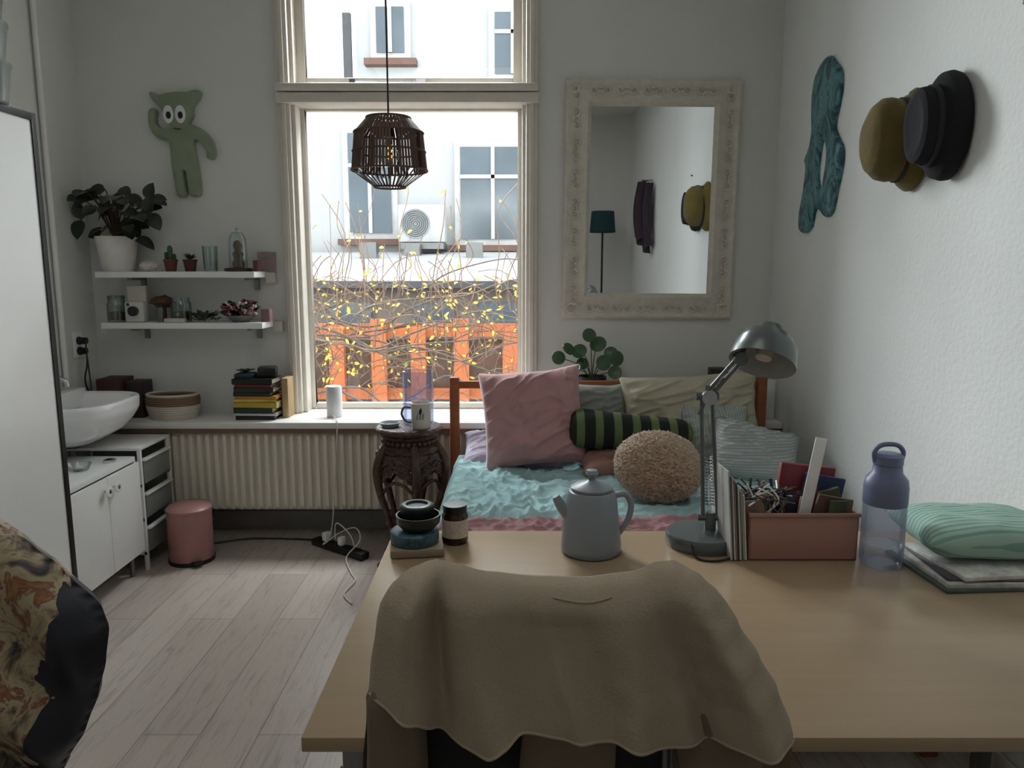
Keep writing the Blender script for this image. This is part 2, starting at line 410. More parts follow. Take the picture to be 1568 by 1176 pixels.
# ---------------------------------------------------------------- sill objects
zs=.690
MB('maroon_storage_box').box((-2.19,4.1,zs+.11),(.13,.16,.22),mat('maroon_board',(72,36,38),.6),None,.005).box((-2.07,4.12,zs+.10),(.09,.13,.20),mat('dark_plum',(52,34,38),.6),None,.005).done()
b=MB('rope_basket')
WOV1=mat('cotton_rope',(206,198,184),.9); WOV2=mat('jute_rope',(128,104,80),.9)
for i in range(11):
    z=zs+.007+i*.0125; rr=.105+.016*math.sin(i/10*2.2); pts=[(-1.865+rr*math.cos(a*math.pi/16)*1.15,4.07+rr*math.sin(a*math.pi/16)*.85,z) for a in range(32)]
    b.tube(pts,.0075,WOV1 if i<6 or i>9 else WOV2,6,True)
b.lathe([(0,0),(.1,0),(.1,.006),(0,.006)],(-1.865,4.07,zs),WOV1,28,None,1.15,.85)
b.box((-1.86,4.07,zs+.10),(.12,.09,.05),mat('basket_cloth',(60,56,52),.9),None,.015); b.done()
b=MB('book_stack'); z=zs
for i,(c,h,wd,dx) in enumerate([((34,36,38),.022,.21,0),((214,210,200),.014,.22,.01),((36,56,48),.03,.215,-.005),((196,168,60),.032,.235,.01),((214,190,90),.018,.22,0),((206,140,50),.014,.23,.01),((40,44,42),.02,.2,-.01),((46,52,40),.028,.215,.0),((120,34,38),.016,.2,0),((24,24,26),.03,.22,-.005)]):
    cm=mat('book_cover_%d'%i,c,.55); pg=mat('book_pages',(206,198,180),.8)
    cx=-1.395+dx; rot=(0,0,U(-4,4)); M=T(cx,4.075,z)@E(*rot)
    b.box((0,0,.0015),(wd,.15,.003),cm,M).box((0,0,h-.0015),(wd,.15,.003),cm,M).box((0,-.0735,h/2),(wd,.003,h),cm,M).box((0,0,h/2),(wd-.012,.138,h-.006),pg,M)
    z+=h
b.box((-1.46,4.08,z+.012),(.10,.10,.024),mat('teal_cloth',(46,72,70),.9),None,.008); 
for i in range(9): b.leaf((-1.46,4.08,z+.024),(math.cos(i*.8),math.sin(i*.8),.5),(0,0,1),.06,.03,LEAFD)
b.box((-1.34,4.08,z+.03),(.10,.09,.06),BLACK,None,.012,(0,0,12)); b.done()
MB('cardboard_file').box((-1.245,4.12,zs+.11),(.035,.12,.22),mat('cardboard_tan',(176,150,112),.8),None,.004).done()
b=MB('white_speaker').lathe([(0,0),(.040,0),(.043,.006),(.043,.165),(.038,.172),(0,.172)],(-.985,4.1,zs),mat('speaker_white',(222,222,224),.6),32)
b.done()
WC=mat('white_cable',(214,210,204),.5)
b=MB('white_power_cable')
b.tube(cat([(-.985,4.05,zs+.02),(-.95,3.97,zs+.012),(-.93,3.915,zs+.0),(-.935,3.90,.55),(-.955,3.9,.3),(-.975,3.88,.1),(-1.0,3.8,.06),(-.93,3.86,.10),(-.84,3.86,.13),(-.80,3.78,.09),(-.86,3.72,.02),(-.8,3.55,.008),(-.76,3.45,.008),(-.78,3.3,.008),(-.72,3.2,.008)],8),.0032,WC,6)
b.tube(cat([(-.95,3.86,.07),(-.93,3.82,.17),(-.86,3.8,.12),(-.83,3.78,.06)],8),.0032,WC,6)
b.done()
b=MB('power_strip'); M=T(-.925,3.85,.02)@E(0,0,-36)
b.box((0,0,0),(.40,.06,.04),BLACK,M,.008)
for i in range(5): b.lathe([(0,0),(.021,0),(.021,.004),(.017,.004),(.017,.001),(0,.001)],(0,0,0),BLACK,16,M@T(-.14+i*.07,0,.02))
b.box((-.1,0,.045),(.04,.045,.05),LACQ,M,.01).box((.02,0,.045),(.035,.04,.05),LACQ,M,.01); b.done()
b=MB('black_floor_cable').tube(cat([(-1.08,3.97,.02),(-1.2,4.02,.008),(-1.45,4.03,.008),(-1.6,3.98,.008),(-1.72,3.9,.008)],8),.005,BLACK,6); b.done()

# ---------------------------------------------------------------- bin
PINK=mat('pink_metal',(170,122,118),.4,0,.05)
b=MB('pedal_bin').lathe([(0,0),(.105,0),(.11,.012),(.11,.27),(.113,.272),(.113,.285),(.10,.298),(.05,.305),(0,.306)],(-1.67,3.74,0),PINK,40)
b.lathe([(.108,0),(.114,0),(.114,.02),(.108,.02)],(-1.67,3.74,0),BLACK,40).box((-1.60,3.64,.02),(.05,.05,.012),BLACK,None,.003,(0,0,45)); b.done()

# ---------------------------------------------------------------- sink, cabinet, drawers
b=MB('wash_basin')
def sup(a,rx,ry,n=3.2):
    c,s_=math.cos(a),math.sin(a); return (math.copysign(abs(c)**(2/n),c)*rx,math.copysign(abs(s_)**(2/n),s_)*ry)
prof=[(.30,.66),(.5,.675),(.80,.72),(.92,.77),(.99,.82),(1.0,.865),(.985,.875),(.95,.878),(.88,.87),(.84,.845),(.76,.78),(.55,.74),(.25,.73),(.02,.728)]
def bf(a,bb):
    k=bb*(len(prof)-1); i=min(int(k),len(prof)-2); t=k-i; rr=prof[i][0]*(1-t)+prof[i+1][0]*t; z=prof[i][1]*(1-t)+prof[i+1][1]*t
    x,y=sup(a*2*math.pi,.235*rr,.275*rr); off=-.04*(1-min(1,(z-.66)/.15)) if k<5 else 0
    return (-2.10+x+off,3.57+y,z)
b.grid(bf,64,(len(prof)-1)*3,CERAM,None,True)
b.bx(XL+.002,-2.2,3.3,3.84,.80,.90,CERAM,.015)
b.lathe([(0,0),(.018,0),(.018,.003),(0,.004)],(-2.10,3.57,.729),CHROME,16)
b.tube(cat([(-2.26,3.57,.9),(-2.26,3.57,.97),(-2.2,3.57,.985),(-2.15,3.57,.97),(-2.14,3.57,.94)],6),.012,CHROME,10)
b.tube(cat([(-2.12,3.57,.68),(-2.12,3.57,.655),(-2.2,3.57,.65),(XL+.005,3.57,.65)],6),.018,CHROME,10)
b.done()
b=MB('bathroom_cabinet'); cx0,cx1,cy0,cy1=-2.25,-1.835,2.98,3.56
b.bx(cx0,cx1,cy0,cy1,.575,.60,LACQ,.003).bx(cx0,cx1,cy0,cy1,.12,.14,LACQ,.003).bx(cx0,cx1,cy0,cy0+.016,.14,.575,LACQ).bx(cx0,cx1,cy1-.016,cy1,.14,.575,LACQ).bx(cx0,cx0+.01,cy0,cy1,.14,.575,LACQ)
for y0,y1 in ((cy0+.002,3.268),(3.272,cy1-.002)): b.bx(cx1,cx1+.018,y0,y1,.122,.572,LACQ,.003)
for y in (3.02,3.52):
    for x in (-2.2,-1.87): b.cyl((x,y,0),.012,.12,STEEL,12)
for y in (3.235,3.31):
    b.cyl((cx1+.018,y,.52),.005,.02,CHROME,10,E(0,90,0))
    for k in range(8):
        a=k*math.pi/4; b.lathe([(0,0),(.012,.002),(.012,.008),(0,.011)],(cx1+.036,y+.014*math.cos(a),.52+.014*math.sin(a)),CERAM,10,E(0,90,0))
    b.lathe([(0,0),(.012,0),(.010,.012),(0,.016)],(cx1+.036,y,.52),CHROME,12,E(0,90,0))
b.done()
b=MB('soap_dish').lathe([(0,0),(.04,0),(.055,.03),(.052,.03),(.038,.005),(0,.005)],(-1.96,3.30,.60),GLASS,24).lathe([(0,0),(.02,0),(.022,.008),(0,.02)],(-1.96,3.30,.606),mat('soap',(220,214,200),.5),16); b.done()
b=MB('round_tin').lathe([(0,0),(.028,0),(.028,.01),(.024,.012),(0,.012)],(-1.90,3.45,.60),CHROME,20).cyl((-1.90,3.45,.612),.016,.003,BLACK,16).done()
b=MB('drawer_trolley'); y0,y1,x0,x1=3.60,3.92,-2.25,-1.83
b.bx(x0,x1,y0,y1,.615,.63,LACQ,.003)
for y in (y0,y1-.018):
    for x in (x0,x1-.018): b.bx(x,x+.018,y,y+.018,0,.615,LACQ,.002)
TR=glassy('frosted_plastic',(226,230,230),.06,.2,.35,(214,218,216))
for i in range(3):
    z=.09+i*.175
    b.bx(x0,x1,y0,y0+.018,z-.01,z+.005,LACQ).bx(x0,x1,y1-.018,y1,z-.01,z+.005,LACQ).bx(x0,x0+.018,y0,y1,z-.01,z+.005,LACQ)
    b.bx(x0+.02,x1+.006,y0+.022,y1-.022,z+.005,z+.01,TR)
    b.bx(x1,x1+.006,y0+.022,y1-.022,z+.01,z+.12,TR,.002).bx(x0+.02,x1,y0+.022,y0+.025,z+.01,z+.12,TR).bx(x0+.02,x1,y1-.025,y1-.022,z+.01,z+.12,TR)
    b.bx(x1-.01,x1+.016,y0+.02,y1-.02,z+.118,z+.13,LACQ,.003)
    cc=[(90,86,84),(176,70,92),(60,58,64)][i]; cm=mat('drawer_stuff_%d'%i,cc,.7); cp=mat('pale_stuff',(206,204,200),.6)
    for k in range(6): b.box((x1-.06-U(0,.06),y0+.06+k*.038,z+.045+U(0,.02)),(.06,.035,.05),cm if k%2 else cp,None,.008,(U(-20,20),U(-20,20),U(-20,20)))
b.done()
b=MB('wall_outlet').box((XL+.006,4.02,1.10),(.012,.08,.14),LACQ,None,.004).lathe([(0,0),(.022,0),(.022,.01),(.018,.014),(.018,.045),(0,.05)],(XL+.012,4.02,1.12),BLACK,18,E(0,90,0)).lathe([(0,0),(.022,0),(.022,.01),(.018,.014),(.018,.04),(0,.045)],(XL+.012,4.02,1.065),BLACK,18,E(0,90,0))
b.tube(cat([(XL+.05,4.02,1.12),(XL+.06,4.0,1.0),(XL+.03,4.02,.9),(XL+.05,4.04,.78),(XL+.03,4.05,.70)],6),.004,BLACK,6)
b.tube(cat([(XL+.05,4.02,1.065),(XL+.05,4.03,.95),(XL+.07,4.0,.85),(XL+.03,4.03,.72)],6),.004,BLACK,6); b.done()

# ---------------------------------------------------------------- wardrobe on the left
b=MB('wardrobe'); x0,x1,y0,y1,h=XL+.02,-1.77,1.55,2.90,2.07
b.bx(x0,x1-.02,y0,y1,.02,h-.01,LACQ)
for ya,yb in ((y0,2.22),(2.225,y1)):
    b.bx(x1-.018,x1,ya+.022,yb-.022,.05,h-.03,LACQ)
    b.bx(x1-.02,x1+.006,ya,ya+.022,.02,h,BLACK,.003).bx(x1-.02,x1+.006,yb-.028,yb,.02,h,BLACK,.003)
    b.bx(x1-.02,x1+.006,ya+.022,yb-.022,h-.03,h,BLACK,.003).bx(x1-.02,x1+.006,ya+.022,yb-.022,.02,.05,BLACK,.003)
b.bx(x0,x1-.02,y0,y1,h-.01,h,BLACK).bx(x0,x1,y0,y1,0,.02,BLACK); b.done()
b=MB('stacked_plastic_tubs')
for i in range(5): b.lathe([(0,0),(.085,0),(.10,.115),(.104,.12),(.104,.13),(.09,.132),(.0,.132)],(-1.83,2.70,2.071+i*.133),TR,28)
b.done()

# ---------------------------------------------------------------- green felt figure
b=MB('green_plush_figure'); G=mat('sage_felt',(140,154,128),.95,0,.08,20,.4,200,sheen=.3)
k=.00352; ox,oz=275,218
out=[(233,146),(236,142),(246,146),(258,144),(275,142),(291,142),(302,139),(310,141),(310,147),(305,156),(298,164),(297,178),(291,188),(304,194),(316,203),(325,216),(328,232),(324,241),(315,240),(314,228),(306,216),(297,214),(298,235),(301,262),(302,290),(298,297),(288,297),(284,292),(281,262),(277,262),(280,290),(276,298),(267,297),(264,288),(260,250),(258,215),(246,212),(234,203),(229,188),(230,171),(237,166),(242,172),(240,184),(245,194),(256,198),(262,193),(255,184),(251,172),(246,163),(238,156)]
o2=[tuple(v) for v in cat([((x-ox)*k,-(y-oz)*k) for x,y in out],3,True)]
M=T(-1.79,YB-.002,2.17)@E(90,0,0)
b.puffy(o2,M,.045,.012,G)
for dx,dy in ((-14,-42),(4,-42)):
    c=((dx+1)*k,-dy*k); b.lathe([(0,0),(.028,0),(.028,.004),(.022,.008),(0,.010)],(0,0,0),LACQ,20,M@T(c[0],c[1],.044)@S(1.0,1.65,1))
    b.lathe([(0,0),(.014,0),(.011,.006),(0,.007)],(0,0,0),BLACK,14,M@T(c[0]+.003,c[1]-.006,.053)@S(1,1.4,1))
b.tube([(-.02,.075,0),(.0,.070,0),(.015,.074,0)],.003,mat('dark_stitch',(60,70,54),.9),6,False,M@T(0,0,.046))
b.done()

# ---------------------------------------------------------------- mirror
b=MB('wall_mirror'); FR=mat('cream_carved_frame',(210,205,191),.55,0,.08,20,.6,60)
MR,nt,bb=newmat('mirror_silver'); bb.inputs['Metallic'].default_value=1; bb.inputs['Roughness'].default_value=.01
n_=noi(nt,coords(nt),2); nt.links.new(ramp(nt,n_,[(0,(.86,.88,.88,1)),(1,(.88,.9,.9,1))]),bb.inputs['Base Color'])
cx,cz=.755,1.865; W,H=.94,1.275; MM=T(cx,YB-.001,cz)@E(90,0,0)@E(0,0,-.4)
fp=[(0,0),(0,.03),(.012,.036),(.03,.032),(.05,.022),(.07,.024),(.105,.036),(.118,.040),(.126,.034),(.135,.02),(.14,.012)]
for i in range(4):
    c=[(-1,-1),(1,-1),(1,1),(-1,1)]
    A,B_=c[i],c[(i+1)%4]
    b.grid(lambda a,v_:((A[0]*(1-a)+B_[0]*a)*(W/2-fp[int(round(v_*10))][0]),(A[1]*(1-a)+B_[1]*a)*(H/2-fp[int(round(v_*10))][0]),fp[int(round(v_*10))][1]),24,10,FR,MM)
def scroll(px,py,ang,sc,mir):
    pts=[]
    for i in range(22):
        t=i/21; th=t*2.4*math.pi; rr=.026*(1-t*.85); pts.append((rr*math.cos(th)*sc,rr*math.sin(th)*sc*mir,.029))
    b.tube(pts,[.0075*(1-.5*i/21)*sc for i in range(22)],FR,6,False,MM@T(px,py,0)@E(0,0,ang))
    for q in (-1,1):
        b.lathe([(.009,0),(.007,.008),(0,.011)],(0,0,0),FR,8,MM@T(px,py,.024)@E(0,0,ang)@T(.036*sc,q*.012*sc,0)@S(1.7,.7,1))
for i in range(15):
    y=-H/2+.09+i*(H-.18)/14
    for sx in (-1,1): scroll(sx*(W/2-.058),y,90+(i%2)*180,1,1 if i%2 else -1)
for i in range(10):
    x=-W/2+.15+i*(W-.3)/9
    for sy in (-1,1): scroll(x,sy*(H/2-.058),(i%2)*180,1,1 if i%2 else -1)
for sx in (-1,1):
    for sy in (-1,1): scroll(sx*(W/2-.05),sy*(H/2-.05),45,1.4,1)
b.box((0,0,.008),(W-.26,H-.26,.01),MR,MM); b.done(35)

# ---------------------------------------------------------------- sculpture on right wall
def teal_mat():
    m,nt,b=newmat('teal_glazed'); v=coords(nt,(1,1,.6)); n=noi(nt,v,9,6,.7,1.5)
    nt.links.new(ramp(nt,n,[(.3,C((14,40,50))),(.44,C((34,84,96))),(.53,C((104,158,162))),(.59,C((40,88,102))),(.70,C((16,36,44)))]),b.inputs['Base Color'])
    b.inputs['Roughness'].default_value=.3; addbump(nt,b,n,.9,.02); return m
b=MB('teal_wall_sculpture')
out=[(1250,97),(1262,92),(1272,108),(1281,125),(1283,150),(1280,175),(1276,200),(1283,220),(1291,240),(1290,270),(1285,300),(1281,326),(1272,333),(1262,321),(1252,318),(1247,344),(1238,353),(1228,348),(1225,325),(1230,290),(1233,250),(1230,235),(1238,215),(1240,190),(1237,150),(1240,115)]
hole=[(1262,213),(1267,228),(1268,252),(1264,284),(1257,287),(1253,262),(1254,235),(1257,216)]
f1=lambda x,y:((x-1258)*.0068,-(y-222)*.00298)
M=T(XR-.001,3.6,2.065)@Matrix(((0,0,-1,0),(-1,0,0,0),(0,1,0,0),(0,0,0,1)))
b.puffy([tuple(v) for v in cat([f1(*p) for p in out],3,True)],M,.026,.02,teal_mat(),[[tuple(v) for v in cat([f1(*p) for p in hole],3,True)]]); b.done()
# hats
def hat(name,c,m,band,pr,bandz,tilt,oval,yy):
    b=MB(name); M=E(*tilt)@E(0,-90,0)
    def fn(a,v_):
        k=v_*(len(pr)-1); i=min(int(k),len(pr)-2); t=k-i; r_=pr[i][0]*(1-t)+pr[i+1][0]*t; z=pr[i][1]*(1-t)+pr[i+1][1]*t
        th=a*2*math.pi; q=1+.06*noise.noise(Vector((math.cos(th)*1.3,math.sin(th)*1.3,z*9+c[1])))
        return (r_*math.cos(th)*oval*q,r_*math.sin(th)*q*yy,z+.010*abs(noise.noise(Vector((math.cos(th),math.sin(th),c[1]))))*(1-v_))
    b.grid(fn,56,(len(pr)-1)*3,m,T(*c)@M,True)
    rb=bandz[2]
    b.lathe([(rb,bandz[0]),(rb+.004,bandz[0]+.002),(rb+.004,bandz[1]),(rb,bandz[1]+.002)],c,band,48,M,oval,yy)
    b.tube([(XR-.001,c[1],c[2]+.15),(c[0]-.04,c[1],c[2]+.16)],.008,LACQ,8)
    return b.done()
OL=mat('olive_felt',(92,78,30),.9,0,.2,12,.3,150,sheen=.1); BK=mat('black_felt',(15,16,22),.95,0,.15,15,.3,150)
hat('olive_bowler_hat',(1.444,2.79,1.955),OL,mat('dark_band',(34,30,22),.8),[(.10,.0),(.135,.0),(.152,.004),(.156,.016),(.148,.03),(.130,.048),(.124,.07),(.126,.10),(.120,.13),(.10,.158),(.07,.175),(.03,.182),(.001,.183)],(.05,.066,.124),(0,0,0),1.15,.8)
hat('black_felt_hat',(1.444,2.545,1.96),BK,mat('black_band',(8,8,10),.7),[(.10,.0),(.14,.0),(.152,.008),(.157,.03),(.153,.055),(.138,.066),(.118,.074),(.112,.082),(.112,.11),(.106,.13),(.085,.137),(.05,.132),(.001,.130)],(.078,.096,.113),(0,0,0),1.1,.72)
MB('wall_nail').lathe([(0,0),(.005,0),(.007,.012),(0,.016)],(XR-.001,2.24,2.24),BLACK,10,E(0,-90,0)).done()
b=MB('hanging_scarves')
for x,y,c,wd,zz0,zz1 in ((1.37,.50,(156,96,112),.10,2.38,1.95),(1.35,.38,(34,30,38),.11,2.40,1.86),(1.39,.64,(48,40,50),.10,2.36,1.70),(1.33,.56,(60,40,52),.05,2.38,1.78)):
    cm=mat('scarf_%d'%c[0],c,.9)
    b.grid(lambda a,v_:(x-.035*math.sin(a*12)-.035*math.sin(v_*3),y+(a-.5)*wd*2*(.35+v_*.75),zz0+(zz1-zz0)*v_-.04*math.sin(a*5)*v_),24,16,cm)
b.tube([(XR-.002,.5,2.40),(1.33,.5,2.40)],.01,CHROME); b.done()
b=MB('floor_lamp').lathe([(0,0),(.13,0),(.13,.015),(.02,.03),(0,.03)],(1.05,-.45,0),BLACK,32).tube([(1.05,-.45,.02),(1.05,-.45,2.0)],.012,BLACK,10)
b.lathe([(.15,0),(.13,.24),(.128,.24),(.148,0)],(1.05,-.45,1.92),mat('teal_shade',(22,62,68),.8),36); b.done()

# ---------------------------------------------------------------- pendant
b=MB('pendant_lamp'); px,py=-.474,3.0; WN=mat('walnut_strip',(84,62,50),.55,0,.3,20)
zt=2.072; RR=[(.084,0),(.132,-.055),(.146,-.195),(.06,-.258)]
b.tube([(px,py,ZC),(px,py,zt-.05)],.0035,BLACK,8).lathe([(0,0),(.05,0),(.05,-.02),(0,-.03)],(px,py,ZC),BLACK,24)
for r_,z_ in RR+[(.139,-.125)]:
    b.tube([(px+r_*math.cos(i*math.pi/24),py+r_*math.sin(i*math.pi/24),zt+z_) for i in range(48)],.004,WN,6,True)
def slat(ra,za,rb,zb,a,w0,w1,th=.0022):
    d=Vector((math.cos(a),math.sin(a),0)); t=Vector((-math.sin(a),math.cos(a),0))
    p0=Vector((px,py,zt+za))+d*ra; p1=Vector((px,py,zt+zb))+d*rb
    q=[p0-t*w0,p0+t*w0,p1+t*w1,p1-t*w1]; b.add(q+[v-d*th for v in q],[[0,1,2,3],[7,6,5,4],[0,4,5,1],[1,5,6,2],[2,6,7,3],[3,7,4,0]],WN)
for i in range(48): slat(*RR[0],*RR[1],2*math.pi*i/48,.0045,.0070)
for i in range(72):
    if i%9 in (3,4): continue
    slat(*RR[1],*RR[2],2*math.pi*i/72,.0044,.0048)
for i in range(36): slat(*RR[2],*RR[3],2*math.pi*i/36,.0038,.003)
for i in range(8):
    a=i*math.pi/4; b.tube([(px,py,zt),(px+.084*math.cos(a),py+.084*math.sin(a),zt)],.003,WN,6)
b.lathe([(0,0),(.02,0),(.022,-.05),(.0,-.055)],(px,py,zt-.02),BLACK,20)
b.lathe([(.012,0),(.02,-.02),(.036,-.055),(.036,-.075),(.022,-.10),(0,-.108)],(px,py,zt-.075),GLASS,24)
b.tube([(px+.012*math.cos(i*1.2),py+.012*math.sin(i*1.2),zt-.10-i*.004) for i in range(14)],.0012,emis('filament',(255,170,80),6),5); b.done()

# ---------------------------------------------------------------- plant stand (carved wood)
b=MB('carved_plant_stand'); sx,sy=-.515,3.68; CW=mat('carved_rosewood',(72,50,38),.4,0,.45,35,1.0,45)
b.lathe([(0,.69),(.12,.69),(.15,.695),(.162,.705),(.165,.715),(.160,.725),(.15,.729),(0,.727)],(sx,sy,0),CW,48)
b.lathe([(.135,.69),(.14,.68),(.125,.665),(.12,.645),(.135,.63),(.15,.62),(.145,.60)],(sx,sy,0),CW,48)
for i in range(30):
    a=i*2*math.pi/30; b.lathe([(0,-.016),(.011,-.008),(.013,0),(.011,.008),(0,.016)],(sx+.128*math.cos(a),sy+.128*math.sin(a),.656),CW,8)
b.lathe([(.148,.60),(.158,.575),(.162,.55),(.158,.53)],(sx,sy,0),CW,48)
for i in range(5):
    a0=i*2*math.pi/5-math.pi/2+.3
    pr=[(.13,.64),(.165,.58),(.180,.51),(.165,.40),(.125,.28),(.110,.18),(.12,.09),(.15,.035),(.17,.02),(.18,.035),(.172,.05)]
    rs=[.020,.022,.022,.018,.014,.013,.014,.016,.016,.013,.007]
    pts=[(sx+r_*math.cos(a0),sy+r_*math.sin(a0),z) for r_,z in pr]
    P=cat(pts,5); rr=[interp(list(zip([j/10 for j in range(11)],rs)),q/(len(P)-1)) for q in range(len(P))]
    b.tube(P,rr,CW,10)
    a1=a0+2*math.pi/5
    for q in range(5):
        t=(q+.5)/5; a=a0+(a1-a0)*t; dr=.162; zz=.58-.085*abs(math.cos(math.pi*t))
        pts=[]
        for m_ in range(18):
            th=m_/17*2.2*2*math.pi*.8; r2=.03*(1-m_/17*.8); pts.append((sx+(dr)*math.cos(a+r2*math.cos(th)/dr),sy+(dr)*math.sin(a+r2*math.cos(th)/dr),zz-.01+r2*math.sin(th)))
        b.tube(pts,.0075,CW,6)
    for zz,dr in ((.53,.160),(.46,.16),(.40,.152)):
        b.tube(cat([(sx+dr*math.cos(a0+(a1-a0)*t),sy+dr*math.sin(a0+(a1-a0)*t),zz+(.05 if zz>.5 else .07)*math.sin(math.pi*t)) for t in (0,.25,.5,.75,1)],4),.009,CW,7)
    b.tube([(sx+.118*math.cos(a0+(a1-a0)*t),sy+.118*math.sin(a0+(a1-a0)*t),.22) for t in (0,.25,.5,.75,1)],.011,CW,8)
b.lathe([(0,.212),(.115,.212),(.115,.228),(0,.228)],(sx,sy,0),CW,30)
b.lathe([(0,.60),(.14,.60),(.14,.612),(0,.612)],(sx,sy,0),CW,30)
b.done()
ZS=.7295
MB('blue_glass_vase').lathe([(0,.003),(.074,.0),(.078,.008),(.078,.265),(.075,.267)],(-.475,3.745,ZS),glassy('blue_glass',(212,217,236),.05,.03,.06,(180,186,215)),40).done()
b=MB('coffee_mug'); MG=mat('cream_stoneware',(206,198,184),.4,0,.04)
b.lathe([(0,0),(.042,0),(.046,.006),(.05,.125),(.047,.128),(.044,.124),(.042,.01),(0,.01)],(-.445,3.61,ZS),MG,36)
b.tube(cat([(-.49,3.61,ZS+.10),(-.525,3.61,ZS+.105),(-.54,3.61,ZS+.07),(-.52,3.61,ZS+.035),(-.485,3.61,ZS+.03)],6),.006,mat('blue_handle',(86,96,120),.4),8)
for i in range(3): b.tube([(-.46+i*.015,3.561,ZS+.05),(-.455+i*.013,3.5605,ZS+.08)],.0018,BLACK,5)
b.leaf((-.445,3.559,ZS+.075),(0.2,0,1),(0,-1,0),.035,.014,BLACK,0); b.done()
b=MB('ashtray_dish').lathe([(0,0),(.04,0),(.052,.02),(.048,.021),(.038,.006),(0,.005)],(-.605,3.65,ZS),mat('pale_blue_dish',(156,166,176),.3),30); b.done()

# ---------------------------------------------------------------- bed
b=MB('bed'); bx0,bx1=-.30,1.30; hy=3.87
for x in (bx0,bx1): b.bx(x-.025,x+.025,hy-.025,hy+.025,0,.945,BEDW,.006)
b.bx(bx0,bx1,hy-.015,hy+.015,.885,.925,BEDW,.006).bx(bx0,bx1,hy-.012,hy+.012,.45,.52,BEDW,.005)
for i in range(7):
    x=bx0+.2+i*.2; b.bx(x-.012,x+.012,hy-.008,hy+.008,.52,.885,BEDW,.003)
for x in (bx0,bx1): b.bx(x-.012,x+.012,2.17,hy,.22,.36,BEDW,.004); b.bx(x-.025,x+.025,2.13,2.18,0,.45,BEDW,.005)
b.bx(bx0,bx1,2.14,2.17,.22,.42,BEDW,.004)
b.box(((bx0+bx1)/2,3.0,.41),(bx1-bx0-.04,1.66,.18),mat('mattress_sheet',(206,204,214),.9),None,.05); b.done()
def rid(x,y,s,f=5):
    w1=noise.noise(Vector((x*2+s,y*2,s)))
    w2=noise.noise(Vector((x*5+s,y*5,s+3)))*.3
    a=(1-abs(noise.noise(Vector((x*f*.7+w1*2+w2,y*f*1.5+w1,s)))))**6
    c=(1-abs(noise.noise(Vector((x*f*2.4+w1*2-w2,y*f*1.8+w2,s+7)))))**6
    return a*.6+c*.4
TEAL=mat('aqua_cotton',(166,198,200),1.0,0,.06,6,.15,300)
b=MB('aqua_duvet')
def df(a,v_):
    y=2.80+v_*.90; xs=-.42+.12*v_
    x=xs+a*(1.27-xs)
    x2=x-.02*noise.noise(Vector((y*4,3,1)))
    z=.535+.04*rid(x,y,2,4)+.012*rid(x+3,y,6,9)+.02*noise.noise(Vector((x*3,y*3,5)))
    if x<-.26: d=-.26-x; z-=d*d*14+d*.5; x2=x+d*.25
    if v_<.06: z-=(.06-v_)*.6
    return (x2,y,z)
b.grid(df,220,150,TEAL); b.done(180)
BURG=mat('dusty_rose_cotton',(158,116,118),.9,0,.08,6,.15,300)
b=MB('rose_blanket')
def bf2(a,v_):
    x=-.38+a*1.65; y=2.20+v_*.60
    z=.545+.03*rid(x,y,9,5)+.015*rid(x+3,y,4,10)+.02*noise.noise(Vector((x*3,y*3,9)))
    x2=x
    if x<-.26: d=-.26-x; z-=d*d*16+d*.5; x2=x+d*.35
    e=.03*noise.noise(Vector((x*4,0,2)))*v_
    if v_>.93: z-=(v_-.93)*.6
    return (x2,y+e,z)
b.grid(bf2,190,80,BURG); b.done(180)
MB('lilac_pillow').pillow(.50,.30,.10,T(.0,3.70,.60)@E(-70,0,0),mat('lilac_cotton',(178,170,188),.9),.015,3).done(180)
MB('white_pillow').pillow(.48,.34,.09,T(.10,3.77,.745)@E(-8,0,4),mat('white_cotton',(206,208,212),.9,0,.05,10),.015,5).done(180)
MB('pink_velvet_cushion').pillow(.50,.48,.17,T(.10,3.57,.79)@E(-18,-6,-2),mat('pink_velvet',(184,138,138),.85,0,.1,10,.1,200,sheen=.5),.018,11,60).done(180)
MB('grey_pillow').pillow(.34,.34,.10,T(.43,3.78,.755)@E(-6,0,0),mat('grey_cotton',(142,146,140),.9),.015,6).done(180)
MB('cream_pillow').pillow(.70,.36,.16,T(.90,3.73,.80)@E(-14,-3,0),mat('cream_linen',(184,178,156),.9,0,.06,14,.2,200),.022,14,56).done(180)
b=MB('striped_bolster'); ST=stripes('green_black_stripes',(94,108,68),(26,30,24),0,.088,.42,.9,.3)
def bo(a,v_):
    th=a*2*math.pi; x=(v_-.5)*.60; e=min(1,(v_)/.12,(1-v_)/.12); e=math.sqrt(max(0,1-(1-e)**2))
    rr=.098*(1-.28*v_)*(.25+.75*e)*(1+.05*noise.noise(Vector((x*9,math.cos(th)*2,math.sin(th)*2))))
    if v_ in (0,1): rr=0
    return (x,rr*math.cos(th),rr*math.sin(th)*1.0)
b.grid(bo,40,60,ST,T(.565,3.50,.735)@E(0,4,2),True); b.done(180)
MB('terracotta_pillow').pillow(.50,.34,.12,T(.56,3.45,.60)@E(-88,0,3),mat('rust_cotton',(146,110,98),.9),.015,8).done(180)
MB('seersucker_cushion').pillow(.40,.34,.14,T(1.12,3.38,.655)@E(-55,12,-14),stripes('grey_check',(182,186,184),(156,164,162),2,.012,.5,.9),.02,17).done(180)
MB('seersucker_cushion').pillow(.34,.32,.12,T(.985,3.60,.70)@E(-30,0,-10),stripes('grey_stripe',(176,182,176),(154,162,156),0,.014,.5,.9),.02,19).done(180)
b=MB('teddy_round_cushion'); TD=mat('boucle_tan',(180,156,130),.95,0,.28,60,.8,90,sheen=.5)
bm=bmesh.new(); bmesh.ops.create_icosphere(bm,subdivisions=7,radius=1)
